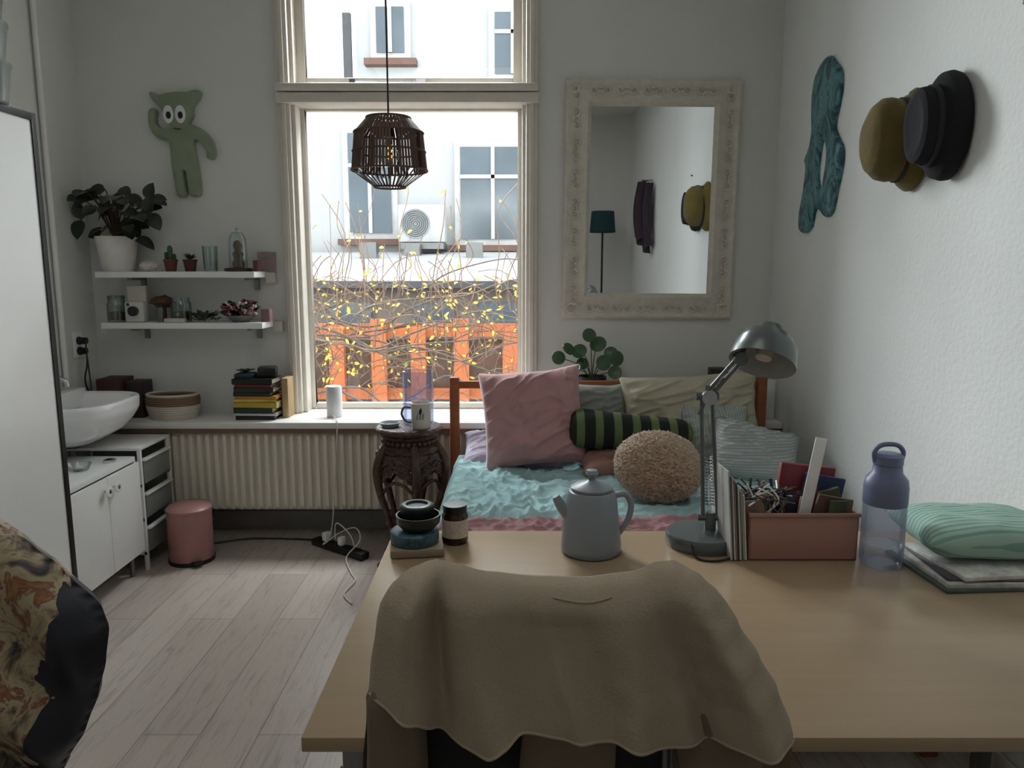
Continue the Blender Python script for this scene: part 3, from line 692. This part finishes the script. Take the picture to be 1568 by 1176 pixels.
vs=[]
for v in bm.verts:
    d=v.co.normalized(); q=.03*(1-abs(noise.noise(d*14)))**2+.06*noise.noise(d*20)+.04*noise.noise(d*45)+.03*noise.noise(d*3)
    vs.append((d.x*.178*(1+q),d.y*.165*(1+q),d.z*.145*(1+q)))
bm.verts.index_update(); b.add(vs,[[v.index for v in f.verts] for f in bm.faces],TD,T(.61,3.04,.685)@E(0,8,0)); bm.free(); b.done(180)
# pilea
b=MB('pilea_plant'); PL=mat('pilea_leaf',(54,88,52),.3,0,.25,20); PX_=.435; PY_=4.05; PS=mat('pilea_stem',(70,92,50),.6)
b.lathe([(0,0),(.06,0),(.075,.15),(.08,.22),(.078,.235),(.07,.235),(.068,.21),(0,.205)],(PX_,PY_,.69),mat('dark_planter',(34,32,34),.5),32)
for i,(dx,dz,sz) in enumerate([(-.18,.12,.045),(-.13,.18,.045),(-.07,.16,.05),(-.10,.07,.045),(-.02,.25,.045),(.03,.20,.055),(.06,.10,.05),(.10,.15,.045),(.135,.12,.05),(-.05,.09,.04),(.12,.05,.045),(-.17,.03,.04)]):
    dy=U(-.07,.04); c=Vector((PX_+dx,PY_+dy,.90+dz)); b.tube(cat([(PX_,PY_,.90),(PX_+dx*.4,PY_+dy*.4,.90+dz*.7),c],5),.0028,PS,5)
    M=T(*c)@E(U(25,85),U(-50,50)+dx*150,U(-20,20))
    b.lathe([(0,.006),(sz*.4,.003),(sz*.8,.001),(sz*.85,-.002),(sz*.4,0),(0,.003)],(0,0,0),PL,18,M)
b.done()
MB('small_black_speaker').box((1.12,4.05,.83),(.09,.09,.28),BLACK,None,.008).lathe([(0,0),(.03,0),(.026,.006),(0,.003)],(1.12,4.004,.90),STEEL,20,E(90,0,0)).done()

# ---------------------------------------------------------------- desk
b=MB('desk'); b.bx(-.342,1.437,1.115,2.088,.724,.75,TABLE,.002)
LG=mat('leg_metal',(126,126,128),.35,.7)
for x in (-.27,1.38):
    for y in (1.19,2.02): b.bx(x-.02,x+.02,y-.02,y+.02,0,.724,LG,.004)
b.bx(-.27,1.38,1.18,1.20,.68,.724,LG).bx(-.27,1.38,2.0,2.02,.68,.724,LG); b.done()
ZT=.7505
b=MB('desk_lamp'); LM=mat('lamp_grey_enamel',(98,104,104),.28,.35,.05,5); LI=mat('lamp_inner_white',(180,182,180),.5); lx,ly=.525,1.985
b.lathe([(0,0),(.098,0),(.1,.008),(.1,.028),(.095,.036),(.03,.042),(0,.043)],(lx,ly,ZT),LM,48)
b.lathe([(0,0),(.016,0),(.016,.03),(.012,.05),(0,.05)],(lx+.02,ly,ZT+.04),LM,20)
B0=Vector((lx+.02,ly,ZT+.075)); EL=Vector((lx-.005,ly-.01,1.165)); SH=Vector((.598,ly-.03,1.268))
for o in (-.02,.02): b.tube([B0+Vector((o,0,0)),EL+Vector((o*.7,0,.0))],.0055,LM,8)
for o in (-.008,.008):
    b.tube([B0+Vector((o,.012,.03))+(EL-B0)*(i/60*.40) + Vector((.007*math.cos(i*1.6),.007*math.sin(i*1.6),0)) for i in range(61)],.0018,CHROME,5)
b.tube([B0+Vector((-.035,0,.0)),B0+Vector((.035,0,.0))],.009,LM,10).tube([EL+Vector((-.03,0,0)),EL+Vector((.03,0,0))],.011,LM,12)
b.lathe([(0,0),(.02,0),(.02,.012),(0,.012)],tuple(EL+Vector((0,-.018,0))),CHROME,20,E(90,0,0))
for o in (-.012,.012): b.tube([EL+Vector((0,0,o)),SH+Vector((0,0,o))],.0055,LM,8)
b.tube([EL+Vector((0,0,.03)),EL,EL+Vector((-.02,0,-.05))],.006,LM,8)
b.tube([EL+(SH-EL)*(.1+i/40*.4)+Vector((0,.006*math.sin(i*1.6),.006*math.cos(i*1.6)+.004)) for i in range(41)],.0016,CHROME,5)
b.lathe([(0,-.012),(.018,-.012),(.018,.012),(0,.012)],tuple(SH),LM,20,E(90,0,0))
M=E(-26,22,0)@S(.9,.9,.9)
SC=(.662,ly-.03,1.285)
b.lathe([(.0,.088),(.028,.087),(.034,.084),(.04,.070),(.07,.050),(.088,.018),(.094,-.02),(.095,-.038),(.092,-.038)],SC,LM,48,M)
b.lathe([(.092,-.038),(.090,-.02),(.084,.015),(.066,.044),(.03,.062),(0,.064)],SC,LI,48,M)
b.lathe([(0,.06),(.02,.06),(.02,.02),(.026,.0),(.024,-.02),(0,-.03)],SC,mat('bulb',(206,200,186),.3),24,M)
b.tube(cat([tuple(SH),(.615,ly-.02,1.31),(.64,ly+.0,1.335)],5),.008,LM,8)
b.tube(cat([(lx-.05,ly-.08,ZT+.03),(lx-.04,ly-.12,ZT+.004),(lx+.02,ly-.13,ZT+.004),(lx+.12,ly-.05,ZT+.004),(lx+.11,ly+.09,ZT+.004)],6),.0028,BLACK,6)
b.done()
b=MB('teapot'); TP=mat('blue_grey_stoneware',(136,144,152),.35,0,.03,6); tx,ty=.212,1.93
b.lathe([(0,0),(.074,0),(.08,.006),(.081,.02),(.066,.155),(.06,.168),(.05,.172),(0,.172)],(tx,ty,ZT),TP,48)
b.lathe([(.055,0),(.056,.006),(.045,.014),(.016,.022),(.01,.026),(.011,.034),(.017,.042),(.014,.052),(0,.055)],(tx,ty,ZT+.172),TP,36)
b.tube(cat([(tx-.055,ty,ZT+.10),(tx-.08,ty,ZT+.125),(tx-.096,ty,ZT+.152)],5),[.022,.021,.02,.018,.016,.015,.014,.013,.012,.011,.010],TP,14)
b.tube(cat([(tx+.062,ty,ZT+.155),(tx+.09,ty,ZT+.158),(tx+.105,ty,ZT+.13),(tx+.098,ty,ZT+.09),(tx+.074,ty,ZT+.05)],6),.0085,TP,10); b.done()
b=MB('stacked_tins'); sx2,sy2=-.262,1.94
b.box((sx2+.005,sy2,ZT+.012),(.14,.13,.022),mat('cork_board',(140,124,106),.8),None,.004,(0,0,8))
b.lathe([(0,0),(.062,0),(.065,.004),(.065,.03),(.06,.034),(0,.034)],(sx2,sy2,ZT+.024),mat('blue_floral_tin',(56,88,98),.4,0,.6,60),36)
b.lathe([(0,0),(.04,0),(.058,.02),(.06,.042),(.056,.042),(.05,.02),(0,.012)],(sx2+.01,sy2+.0,ZT+.058),mat('black_ceramic',(26,32,30),.25),36)
b.lathe([(0,0),(.044,0),(.046,.004),(.046,.026),(.04,.03),(.03,.03),(.028,.024),(0,.024)],(sx2+.005,sy2+.015,ZT+.094),mat('dark_tin',(38,48,44),.3,.3),32)
b.done()
b=MB('amber_jar').lathe([(0,0),(.034,0),(.036,.006),(.036,.078),(.03,.088),(0,.088)],(-.158,2.0,ZT),mat('amber_glass',(46,24,14),.15),32)
b.lathe([(.0362,.02),(.0366,.02),(.0366,.07),(.0362,.07)],(-.158,2.0,ZT),mat('paper_label',(196,184,168),.7,0,.2,60),32).lathe([(0,0),(.033,0),(.033,.02),(0,.022)],(-.158,2.0,ZT+.088),BLACK,32); b.done()
b=MB('desk_storage_box'); PB=mat('salmon_plastic',(170,128,116),.45,0,.03); x0,x1,y0,y1=.615,.895,1.86,2.05
b.bx(x0,x1,y0,y1,ZT,ZT+.006,PB,.002).bx(x0,x1,y0,y0+.005,ZT,ZT+.125,PB,.002).bx(x0,x1,y1-.005,y1,ZT,ZT+.125,PB,.002).bx(x0,x0+.005,y0,y1,ZT,ZT+.125,PB,.002).bx(x1-.005,x1,y0,y1,ZT,ZT+.125,PB,.002)
b.bx(x0-.004,x1+.004,y0-.004,y0+.004,ZT+.118,ZT+.128,PB,.002)
cols=[(60,70,90),(150,140,120),(96,36,44),(34,32,34),(190,184,170),(70,84,60),(40,52,80),(120,100,80)]
SM=[mat('stationery_%d'%i,c,.6) for i,c in enumerate(cols)]
for i in range(40):
    x=x0+.02+U(0,.24); y=y0+.02+U(0,.15); hh=U(.12,.20); cm=SM[i%8]
    if i%3: b.tube([(x,y,ZT+.01),(min(max(x+U(-.04,.04),x0+.01),x1-.01),y+U(-.015,.015),ZT+hh)],U(.003,.005),cm,8)
    else: b.box((x,y,ZT+.08),(U(.03,.07),.006,.15),cm,None,.001,(U(-6,6),U(-14,14),U(-20,20)))
b.box((.80,2.0,ZT+.12),(.15,.02,.20),mat('red_book',(118,34,44),.5),None,.003,(0,6,0)).box((.83,1.965,ZT+.11),(.11,.012,.18),mat('navy_book',(40,48,84),.5),None,.002,(0,10,0))
b.box((.84,1.93,ZT+.10),(.09,.012,.14),mat('olive_card',(86,84,60),.7),None,.001,(4,-16,0)).box((.82,1.90,ZT+.10),(.07,.01,.13),mat('brown_card',(96,74,56),.7),None,.001,(6,12,6))
b.box((.775,1.895,ZT+.165),(.030,.004,.31),LACQ,None,.001,(0,9,0))
for i in range(45):
    p0=Vector((.66+U(-.03,.06),1.90+U(-.02,.07),ZT+.12)); b.tube(cat([p0,p0+Vector((U(-.03,.03),U(-.02,.02),.035)),p0+Vector((U(-.05,.05),U(-.03,.03),U(.02,.07)))],4),.0022,[BLACK,LACQ,SM[5],SM[7]][i%4],5)
b.done()
b=MB('magazine_file')
for i in range(9):
    c=[(190,190,186),(90,110,120),(206,200,190),(150,110,110),(60,66,76),(200,204,206),(120,140,130),(176,160,150),(214,210,206)][i]
    b.box((.562+i*.005,1.95,ZT+.118-i*.004),(.0035,.18,.235-i*.008),mat('mag_%d'%i,c,.5),None,0,(U(-2,2),-4,0))
b.done()
b=MB('water_bottle'); BB=mat('slate_blue_plastic',(108,116,146),.4); cx,cy=.95,1.845
b.lathe([(0,.002),(.048,0),(.052,.01),(.052,.165)],(cx,cy,ZT),glassy('tinted_plastic',(224,228,238),.05,.08,.24,(208,211,226)),40)
b.lathe([(.0525,.16),(.053,.165),(.053,.205),(.05,.225),(.036,.242),(.034,.262),(.036,.264),(.036,.285),(.03,.29),(0,.29)],(cx,cy,ZT),BB,40)
b.lathe([(0,.055),(.048,.055),(.0485,.056)],(cx,cy,ZT),glassy('water',(232,236,242),.04,.02),32)
b.tube(cat([(cx-.033,cy,ZT+.27),(cx-.036,cy,ZT+.295),(cx-.018,cy,ZT+.312),(cx+.018,cy,ZT+.312),(cx+.036,cy,ZT+.295),(cx+.033,cy,ZT+.27)],6),.006,BB,10); b.done()
b=MB('magazine_pile')
zz=ZT
for i,(c,dx,rz,h) in enumerate([((70,84,78),0,4,.007),((190,188,182),.005,2,.012),((84,80,84),.01,-2,.006),((206,204,200),.015,6,.010)]):
    b.box((1.19+dx,1.80,zz+h/2),(.37-.02*i,.26-.01*i,h),mat('magazine_%d'%i,c,.4,0,.3,30),None,.001,(0,0,rz)); zz+=h
b.done()
b=MB('green_striped_pouch'); b.pillow(.36,.27,.10,T(1.20,1.85,zz+.052)@E(-90,0,-4),stripes('mint_stripes',(126,166,152),(164,192,180),1,.016,.4,.8),.002,21)
b.lathe([(0,0),(.018,0),(.018,.003),(0,.003)],(1.08,1.80,zz+.089),mat('yellow_felt',(206,160,50),.8),18,E(18,-10,0)); b.done(180)

# ---------------------------------------------------------------- chair + hoodie
b=MB('desk_chair'); CB=mat('chair_black_fabric',(20,20,22),.8)
b.box((.045,1.03,.80),(.36,.03,.46),CB,None,.012).box((.045,1.22,.46),(.44,.42,.05),CB,None,.02)
for x in (-.14,.23):
    b.tube([(x,1.03,.46),(x,1.02,0)],.014,STEEL,10).tube([(x,1.40,.45),(x,1.42,0)],.014,STEEL,10)
    b.tube([(x,1.04,.44),(x,1.035,.95)],.013,STEEL,10)
b.done()
b=MB('burgundy_seat_blanket'); b.grid(lambda a,v_:(-.36+.75*a,1.08+.36*v_,.50+.03*rid(a,v_,4,3)+(-.06*max(0,.12-a)/.12)),60,40,stripes('burgundy_knit',(96,52,54),(70,36,40),0,.012,.5,.95)); b.done(180)
HL=[(.4,-.226),(.7,-.224),(.78,-.220),(.85,-.213),(.93,-.205),(1.0,-.194),(1.04,-.186),(1.07,-.175),(1.1,-.15)]
HR=[(.4,.40),(.7,.415),(.80,.412),(.84,.408),(.9,.385),(.95,.356),(1.0,.324),(1.04,.302),(1.07,.284),(1.1,.258)]
ZTOP=[(0,1.03),(.02,1.062),(.06,1.086),(.11,1.096),(.18,1.090),(.30,1.077),(.45,1.070),(.60,1.068),(.75,1.076),(.86,1.092),(.92,1.094),(.96,1.076),(.985,1.055),(1,1.03)]
ZBOT=[(0,.905),(.13,.895),(.17,.875),(.21,.855),(.29,.850),(.33,.862),(.37,.876),(.46,.866),(.58,.862),(.7,.855),(.84,.850),(1,.832)]
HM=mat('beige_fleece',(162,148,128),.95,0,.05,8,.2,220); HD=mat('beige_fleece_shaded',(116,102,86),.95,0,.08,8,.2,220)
b=MB('draped_hoodie')
def g_(x,c,w): return math.exp(-((x-c)/w)**2)
def hood(side):
    def fn(a,v_):
        zt_=interp(ZTOP,a); zb=interp(ZBOT,a) if side<0 else .72
        z=zt_+(zb-zt_)*v_; x=interp(HL,z)+(interp(HR,z)-interp(HL,z))*a
        pf=max(0,1-abs(2*a-1)**6)**.5; rf_=math.sqrt(max(0,1-(1-min(1,v_*5))**2))
        if side<0:
            f=.030*g_(a,.09+.02*v_,.04)+.024*g_(a,.24+.07*v_,.045)*v_-.026*g_(a,.165+.03*v_,.03)+.032*g_(a,.91,.045)-.028*g_(a,.81-.02*v_,.032)*v_+.024*g_(a,.70-.08*v_,.045)*v_-.018*g_(a,.48,.14)*(1-v_)+.012*g_(a,.45+.05*v_,.025)*v_-.012*g_(a,.58,.03)*v_
            f+=.012*noise.noise(Vector((x*6,z*5,3)))+.007*noise.noise(Vector((x*14,z*8,8)))
            y=1.01-(.052+.018*v_)*rf_*pf-f*pf*rf_*min(1,v_*3+.2)
        else: y=1.01+(.05+.02*v_)*rf_*pf
        return (x,y,z)
    return fn
b.grid(hood(-1),150,80,HM); b.grid(hood(1),80,40,HM)
b.tube([Vector(hood(-1)(i/120,1)) for i in range(1,120)],.0022,HM,8)
b.tube([Vector(hood(-1)(.50+.17*i/20,.07+.02*math.sin(i/20*math.pi))) for i in range(21)],.0018,HM,6)
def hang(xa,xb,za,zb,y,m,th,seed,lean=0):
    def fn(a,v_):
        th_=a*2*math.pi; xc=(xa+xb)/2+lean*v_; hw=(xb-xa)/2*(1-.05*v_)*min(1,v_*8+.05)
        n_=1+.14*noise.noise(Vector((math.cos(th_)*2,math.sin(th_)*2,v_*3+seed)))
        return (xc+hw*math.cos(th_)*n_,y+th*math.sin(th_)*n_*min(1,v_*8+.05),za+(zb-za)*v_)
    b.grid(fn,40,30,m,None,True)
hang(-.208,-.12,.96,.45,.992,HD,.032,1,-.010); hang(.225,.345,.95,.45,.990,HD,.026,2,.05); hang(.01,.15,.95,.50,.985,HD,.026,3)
b.done(180)
b=MB('side_chair')
b.box((-.98,1.16,.78),(.40,.03,.5),DKWOOD,None,.01).box((-.98,.97,.46),(.42,.42,.04),DKWOOD,None,.01)
for x in (-1.16,-.80):
    b.tube([(x,1.16,1.0),(x,1.17,0)],.016,DKWOOD,8).tube([(x,.79,.45),(x,.78,0)],.016,DKWOOD,8)
b.done()
def jk():
    m,nt,b_=newmat('floral_satin'); v=coords(nt); n=noi(nt,v,7,3,.5,1.2)
    n2=noi(nt,v,16,5,.65,.9)
    c1=ramp(nt,n2,[(.36,C((40,38,44))),(.43,C((104,90,70))),(.48,C((150,134,104))),(.55,C((172,160,130))),(.60,C((120,66,54))),(.67,C((150,120,66)))])
    c2=ramp(nt,n,[(0,(.006,.007,.012,1)),(1,(.014,.016,.028,1))])
    sp=nt.nodes.new('ShaderNodeSeparateXYZ'); nt.links.new(v,sp.inputs[0])
    ad=nt.nodes.new('ShaderNodeMath'); ad.operation='MULTIPLY_ADD'; ad.inputs[1].default_value=.16; nt.links.new(n,ad.inputs[0]); nt.links.new(sp.outputs[0],ad.inputs[2])
    ad2=nt.nodes.new('ShaderNodeMath'); ad2.operation='MULTIPLY_ADD'; ad2.inputs[1].default_value=-.22; nt.links.new(sp.outputs[2],ad2.inputs[0]); nt.links.new(ad.outputs[0],ad2.inputs[2])
    ad3=nt.nodes.new('ShaderNodeMath'); ad3.operation='ADD'; ad3.inputs[1].default_value=.5; nt.links.new(ad2.outputs[0],ad3.inputs[0])
    fa=ramp(nt,ad3.outputs[0],[(0,(0,0,0,1)),(.69,(1,1,1,1))],True)
    mx=nt.nodes.new('ShaderNodeMix'); mx.data_type='RGBA'; nt.links.new(fa,mx.inputs[0]); nt.links.new(c1,mx.inputs[6]); nt.links.new(c2,mx.inputs[7])
    nt.links.new(mx.outputs[2],b_.inputs['Base Color']); b_.inputs['Roughness'].default_value=.5; return m
b=MB('floral_jacket')
RT=[(.35,-.86),(.60,-.80),(.67,-.757),(.74,-.715),(.80,-.69),(.86,-.672),(.92,-.662),(.955,-.672),(1.02,-.73),(1.06,-.775),(1.10,-.83),(1.13,-.92)]
def jf(side):
    def fn(a,v_):
        z=1.13-.78*v_; xr=interp(RT,z); xl=-1.98-xr+.02
        if z>1.12: xl,xr=-1.05,-.91
        x=xl+(xr-xl)*a; pf=max(0,1-abs(2*a-1)**4)**.5; rf_=math.sqrt(max(0,1-(1-min(1,v_*3))**2))
        fo=.028*math.sin(x*38+z*20+3*noise.noise(Vector((x*4,z*4,2))))+.03*noise.noise(Vector((x*9,z*7,3)))
        return (x,1.16+side*(.07*rf_*pf)+fo*pf*rf_*.8,z)
    return fn
J=jk(); b.grid(jf(-1),110,80,J); b.grid(jf(1),60,40,J); b.done(180)

# ---------------------------------------------------------------- exterior
FAC=mat('white_render',(178,180,180),.9,0,.03,1.5); DG=mat('window_glass_ext',(84,96,104),.15,0,.2,1.5); WF=mat('white_frame_ext',(186,186,184),.6); BRN=mat('brick_sill',(108,82,72),.8)
b=MB('neighbour_building'); b.bx(-2.55,6,13,18,-1,11,FAC).bx(-9,-2.55,13,18,-1,4.4,FAC).bx(-2.75,-2.62,12.9,13,4.5,5.6,mat('chimney_pipe',(76,76,78),.7))
def ew(x0,x1,z0,z1,mull=1,tr=1):
    b.bx(x0-.1,x1+.1,12.9,13.0,z0-.1,z1+.1,WF); b.bx(x0,x1,12.87,12.92,z0,z1,DG)
    for i in range(1,mull+1): x=x0+(x1-x0)*i/(mull+1); b.bx(x-.03,x+.03,12.84,12.9,z0,z1,WF)
    if tr: z=z0+(z1-z0)*.68; b.bx(x0,x1,12.84,12.9,z-.03,z+.03,WF)
    b.bx(x0-.2,x1+.2,12.8,13,z0-.2,z0-.1,BRN)
ew(-2.2,-1.75,4.98,5.68,1,0); ew(-.28,.3,4.65,5.6,1,1); ew(-.86,.22,2.0,3.5,1,1); ew(-2.72,-2.02,2.1,3.72,1,1); ew(1.2,2.2,2.0,3.5,2); ew(-4.8,-3.8,2.1,3.7,2)
b.done()
b=MB('background_roofs'); b.add([(-6,19,4.2),(-4.3,19,4.2),(-4.6,19,5.6),(-6,19,7.0),(-6,22,4.2),(-4.3,22,4.2),(-4.6,22,5.6),(-6,22,7.0)],[[0,1,2,3],[4,5,6,7],[0,1,5,4],[1,2,6,5],[2,3,7,6],[3,0,4,7]],mat('red_tiles',(150,96,84),.8)).add([(-3.5,15,4.3),(-1.8,15,4.3),(-2.5,15,5.3),(-3.5,18,4.3),(-1.8,18,4.3),(-2.5,18,5.3)],[[0,1,2],[3,4,5],[0,1,4,3],[1,2,5,4],[2,0,3,5]],mat('slate_roof',(110,122,132),.7)); b.done()
ACG=mat('ac_grille',(140,144,146),.6)
b=MB('air_conditioner').bx(-1.83,-1.08,12.3,12.75,1.93,2.52,WF,.02).lathe([(.0,.004),(.2,.004),(.22,.016),(.235,.016),(.235,0)],(-1.55,12.3,2.22),ACG,28,E(90,0,0))
for i in range(6): b.lathe([(.03+i*.033,0),(.035+i*.033,.012),(.04+i*.033,0)],(-1.55,12.29,2.22),STEEL,28,E(90,0,0))
b.bx(-1.8,-1.1,12.3,12.99,1.82,1.92,STEEL); b.done()
b=MB('garden_shed'); RF=mat('flat_roof',(178,180,182),.7,0,.06,2)
b.add([(-4,9,1.42),(3,9,1.42),(3,12.8,1.78),(-4,12.8,1.78),(-4,9,1.34),(3,9,1.34),(3,12.8,1.70),(-4,12.8,1.70)],[[0,1,2,3],[4,5,6,7],[0,1,5,4],[1,2,6,5],[2,3,7,6],[3,0,4,7]],RF)
b.bx(-4,3,9.15,12.7,-1,1.33,mat('shed_wall',(110,102,96),.9)).bx(-4,3,8.95,9.02,1.28,1.36,mat('gutter',(60,62,66),.6))
for x in (-2.2,-1.2,-.4): b.bx(x,x+.5,9.1,9.16,.2,1.1,DG)
for x,y in ((-2.3,11.5),(-1.7,12),(-.7,11.6)): b.bx(x,x+.25,y,y+.25,1.62,1.9,STEEL)
b.done()
b=MB('wooden_fence'); OR=wood('orange_cedar',(168,92,52),2,.8,.2)
for x in (-2.35,-1.95,-1.5,-1.08,-.62,-.1,.35): b.bx(x,x+.16,7.95,8.05,-1,.93+.05*math.sin(x*7),OR)
b.bx(-3,1.2,8.05,8.1,.78,.92,OR).bx(-3,1.2,8.05,8.1,.1,.22,OR)
b.bx(-3,1.2,8.12,8.16,-1,.75,mat('fence_panel',(84,64,52),.8)); b.done()
MB('garden_ground').bx(-12,10,4.6,24,-1.2,-1.0,mat('garden_paving',(170,170,166),.9,0,.2,2)).done()
MB('outer_window_ledge').bx(-1.5,.4,4.49,4.75,.55,.62,mat('stone_ledge',(214,214,210),.8)).done()
b=MB('climbing_tree'); BK1=mat('bark_grey',(84,74,66),.9,0,.3,20); BK2=mat('twig_brown',(100,80,66),.9,0,.3,20)
YL=mat('yellow_leaf',(214,184,52),.6,0,.2,30); OLF=mat('orange_leaf',(176,124,54),.6,0,.2,30); GL=mat('green_leaf',(116,124,60),.6,0,.2,30)
b.tube(cat([(-1.72,5.7,-1),(-1.7,5.7,.2),(-1.64,5.7,.9),(-1.72,5.7,1.35),(-1.62,5.7,1.75)],8),[.07-.045*i/32 for i in range(33)],BK1,10)
for i in range(12):
    z0=U(.5,1.3); y=U(5.4,6.2); xs=U(-1.8,-1.2); pts=[(xs,y,z0)]
    x=xs; z=z0
    for k in range(7): x+=U(.2,.36); z+=U(-.14,.15); pts.append((x,y+U(-.1,.1),z))
    P=cat(pts,5); b.tube(P,[.011*(1-.7*i2/len(P)) for i2 in range(len(P))],BK1,6)
tips=[]
for i in range(150):
    x=U(-2.0,.25); y=U(5.3,6.3); z=U(.6,1.35); L=U(.3,1.1) if i%2 else U(.15,.5); pts=[(x,y,z)]
    for k in range(1,5): pts.append((x+U(-.05,.05)*k*.6,y+U(-.04,.04),z+L*k/4))
    P=cat(pts,3); tips+=P; b.tube(P,U(.002,.004),BK2,4)
for i in range(210):
    x=U(-2.0,.3); y=U(5.3,6.3); z=U(.35,1.4); a=U(-.6,3.7); L=U(.2,.5)
    P=cat([(x,y,z),(x+L*.5*math.cos(a),y+U(-.1,.1),z+L*.5*math.sin(a)+.04),(x+L*math.cos(a),y+U(-.1,.1),z+L*math.sin(a)-.05)],3); tips+=P[::2]
    b.tube(P,U(.002,.004),BK2,4)
for i in range(620):
    c=random.choice(tips); m=YL if R()<.72 else (OLF if R()<.6 else GL)
    b.leaf((c.x,c.y,c.z),(U(-1,1),U(-1,1),U(-1,.5)),(U(-1,1),-1,U(0,1)),U(.025,.05),U(.012,.024),m)
b.done(60)

# ---------------------------------------------------------------- camera + light
cam=bpy.data.cameras.new('camera'); co=bpy.data.objects.new('camera',cam); bpy.context.collection.objects.link(co)
co.location=(0,0,1.5); co.rotation_euler=(math.radians(90-8.7),0,0); cam.sensor_width=36; cam.lens=26.4; cam.clip_start=.03
bpy.context.scene.camera=co
wd=bpy.data.worlds.new('overcast'); bpy.context.scene.world=wd; wd.use_nodes=True
bg=wd.node_tree.nodes['Background']; bg.inputs[0].default_value=(.94,.97,1,1); bg.inputs[1].default_value=3.3
def area(name,loc,tgt,sx,sy,pw,col):
    l=bpy.data.lights.new(name,'AREA'); l.shape='RECTANGLE'; l.size=sx; l.size_y=sy; l.energy=pw; l.color=col
    o=bpy.data.objects.new(name,l); bpy.context.collection.objects.link(o); o.location=loc
    o.rotation_euler=(Vector(tgt)-Vector(loc)).to_track_quat('-Z','Y').to_euler(); return o
area('added_sky_fill_above_window',(-.5,5.05,3.85),(-.4,2.6,.9),2.0,1.0,480,(.95,.98,1))  # added area lamp, boosts the skylight entering through the window
area('added_fill_left_garden',(-3.6,7.4,3.2),(.6,2.8,1.3),2.2,2.4,560,(.95,.98,1))  # added unseen lamp outside, brightens the right wall through the window
area('added_ceiling_fill',(-.4,1.0,3.22),(-.4,1.0,0),1.6,1.6,11,(1,.99,.97))  # added soft fill under the ceiling, no fixture there
bpy.context.scene.view_settings.view_transform='Standard'
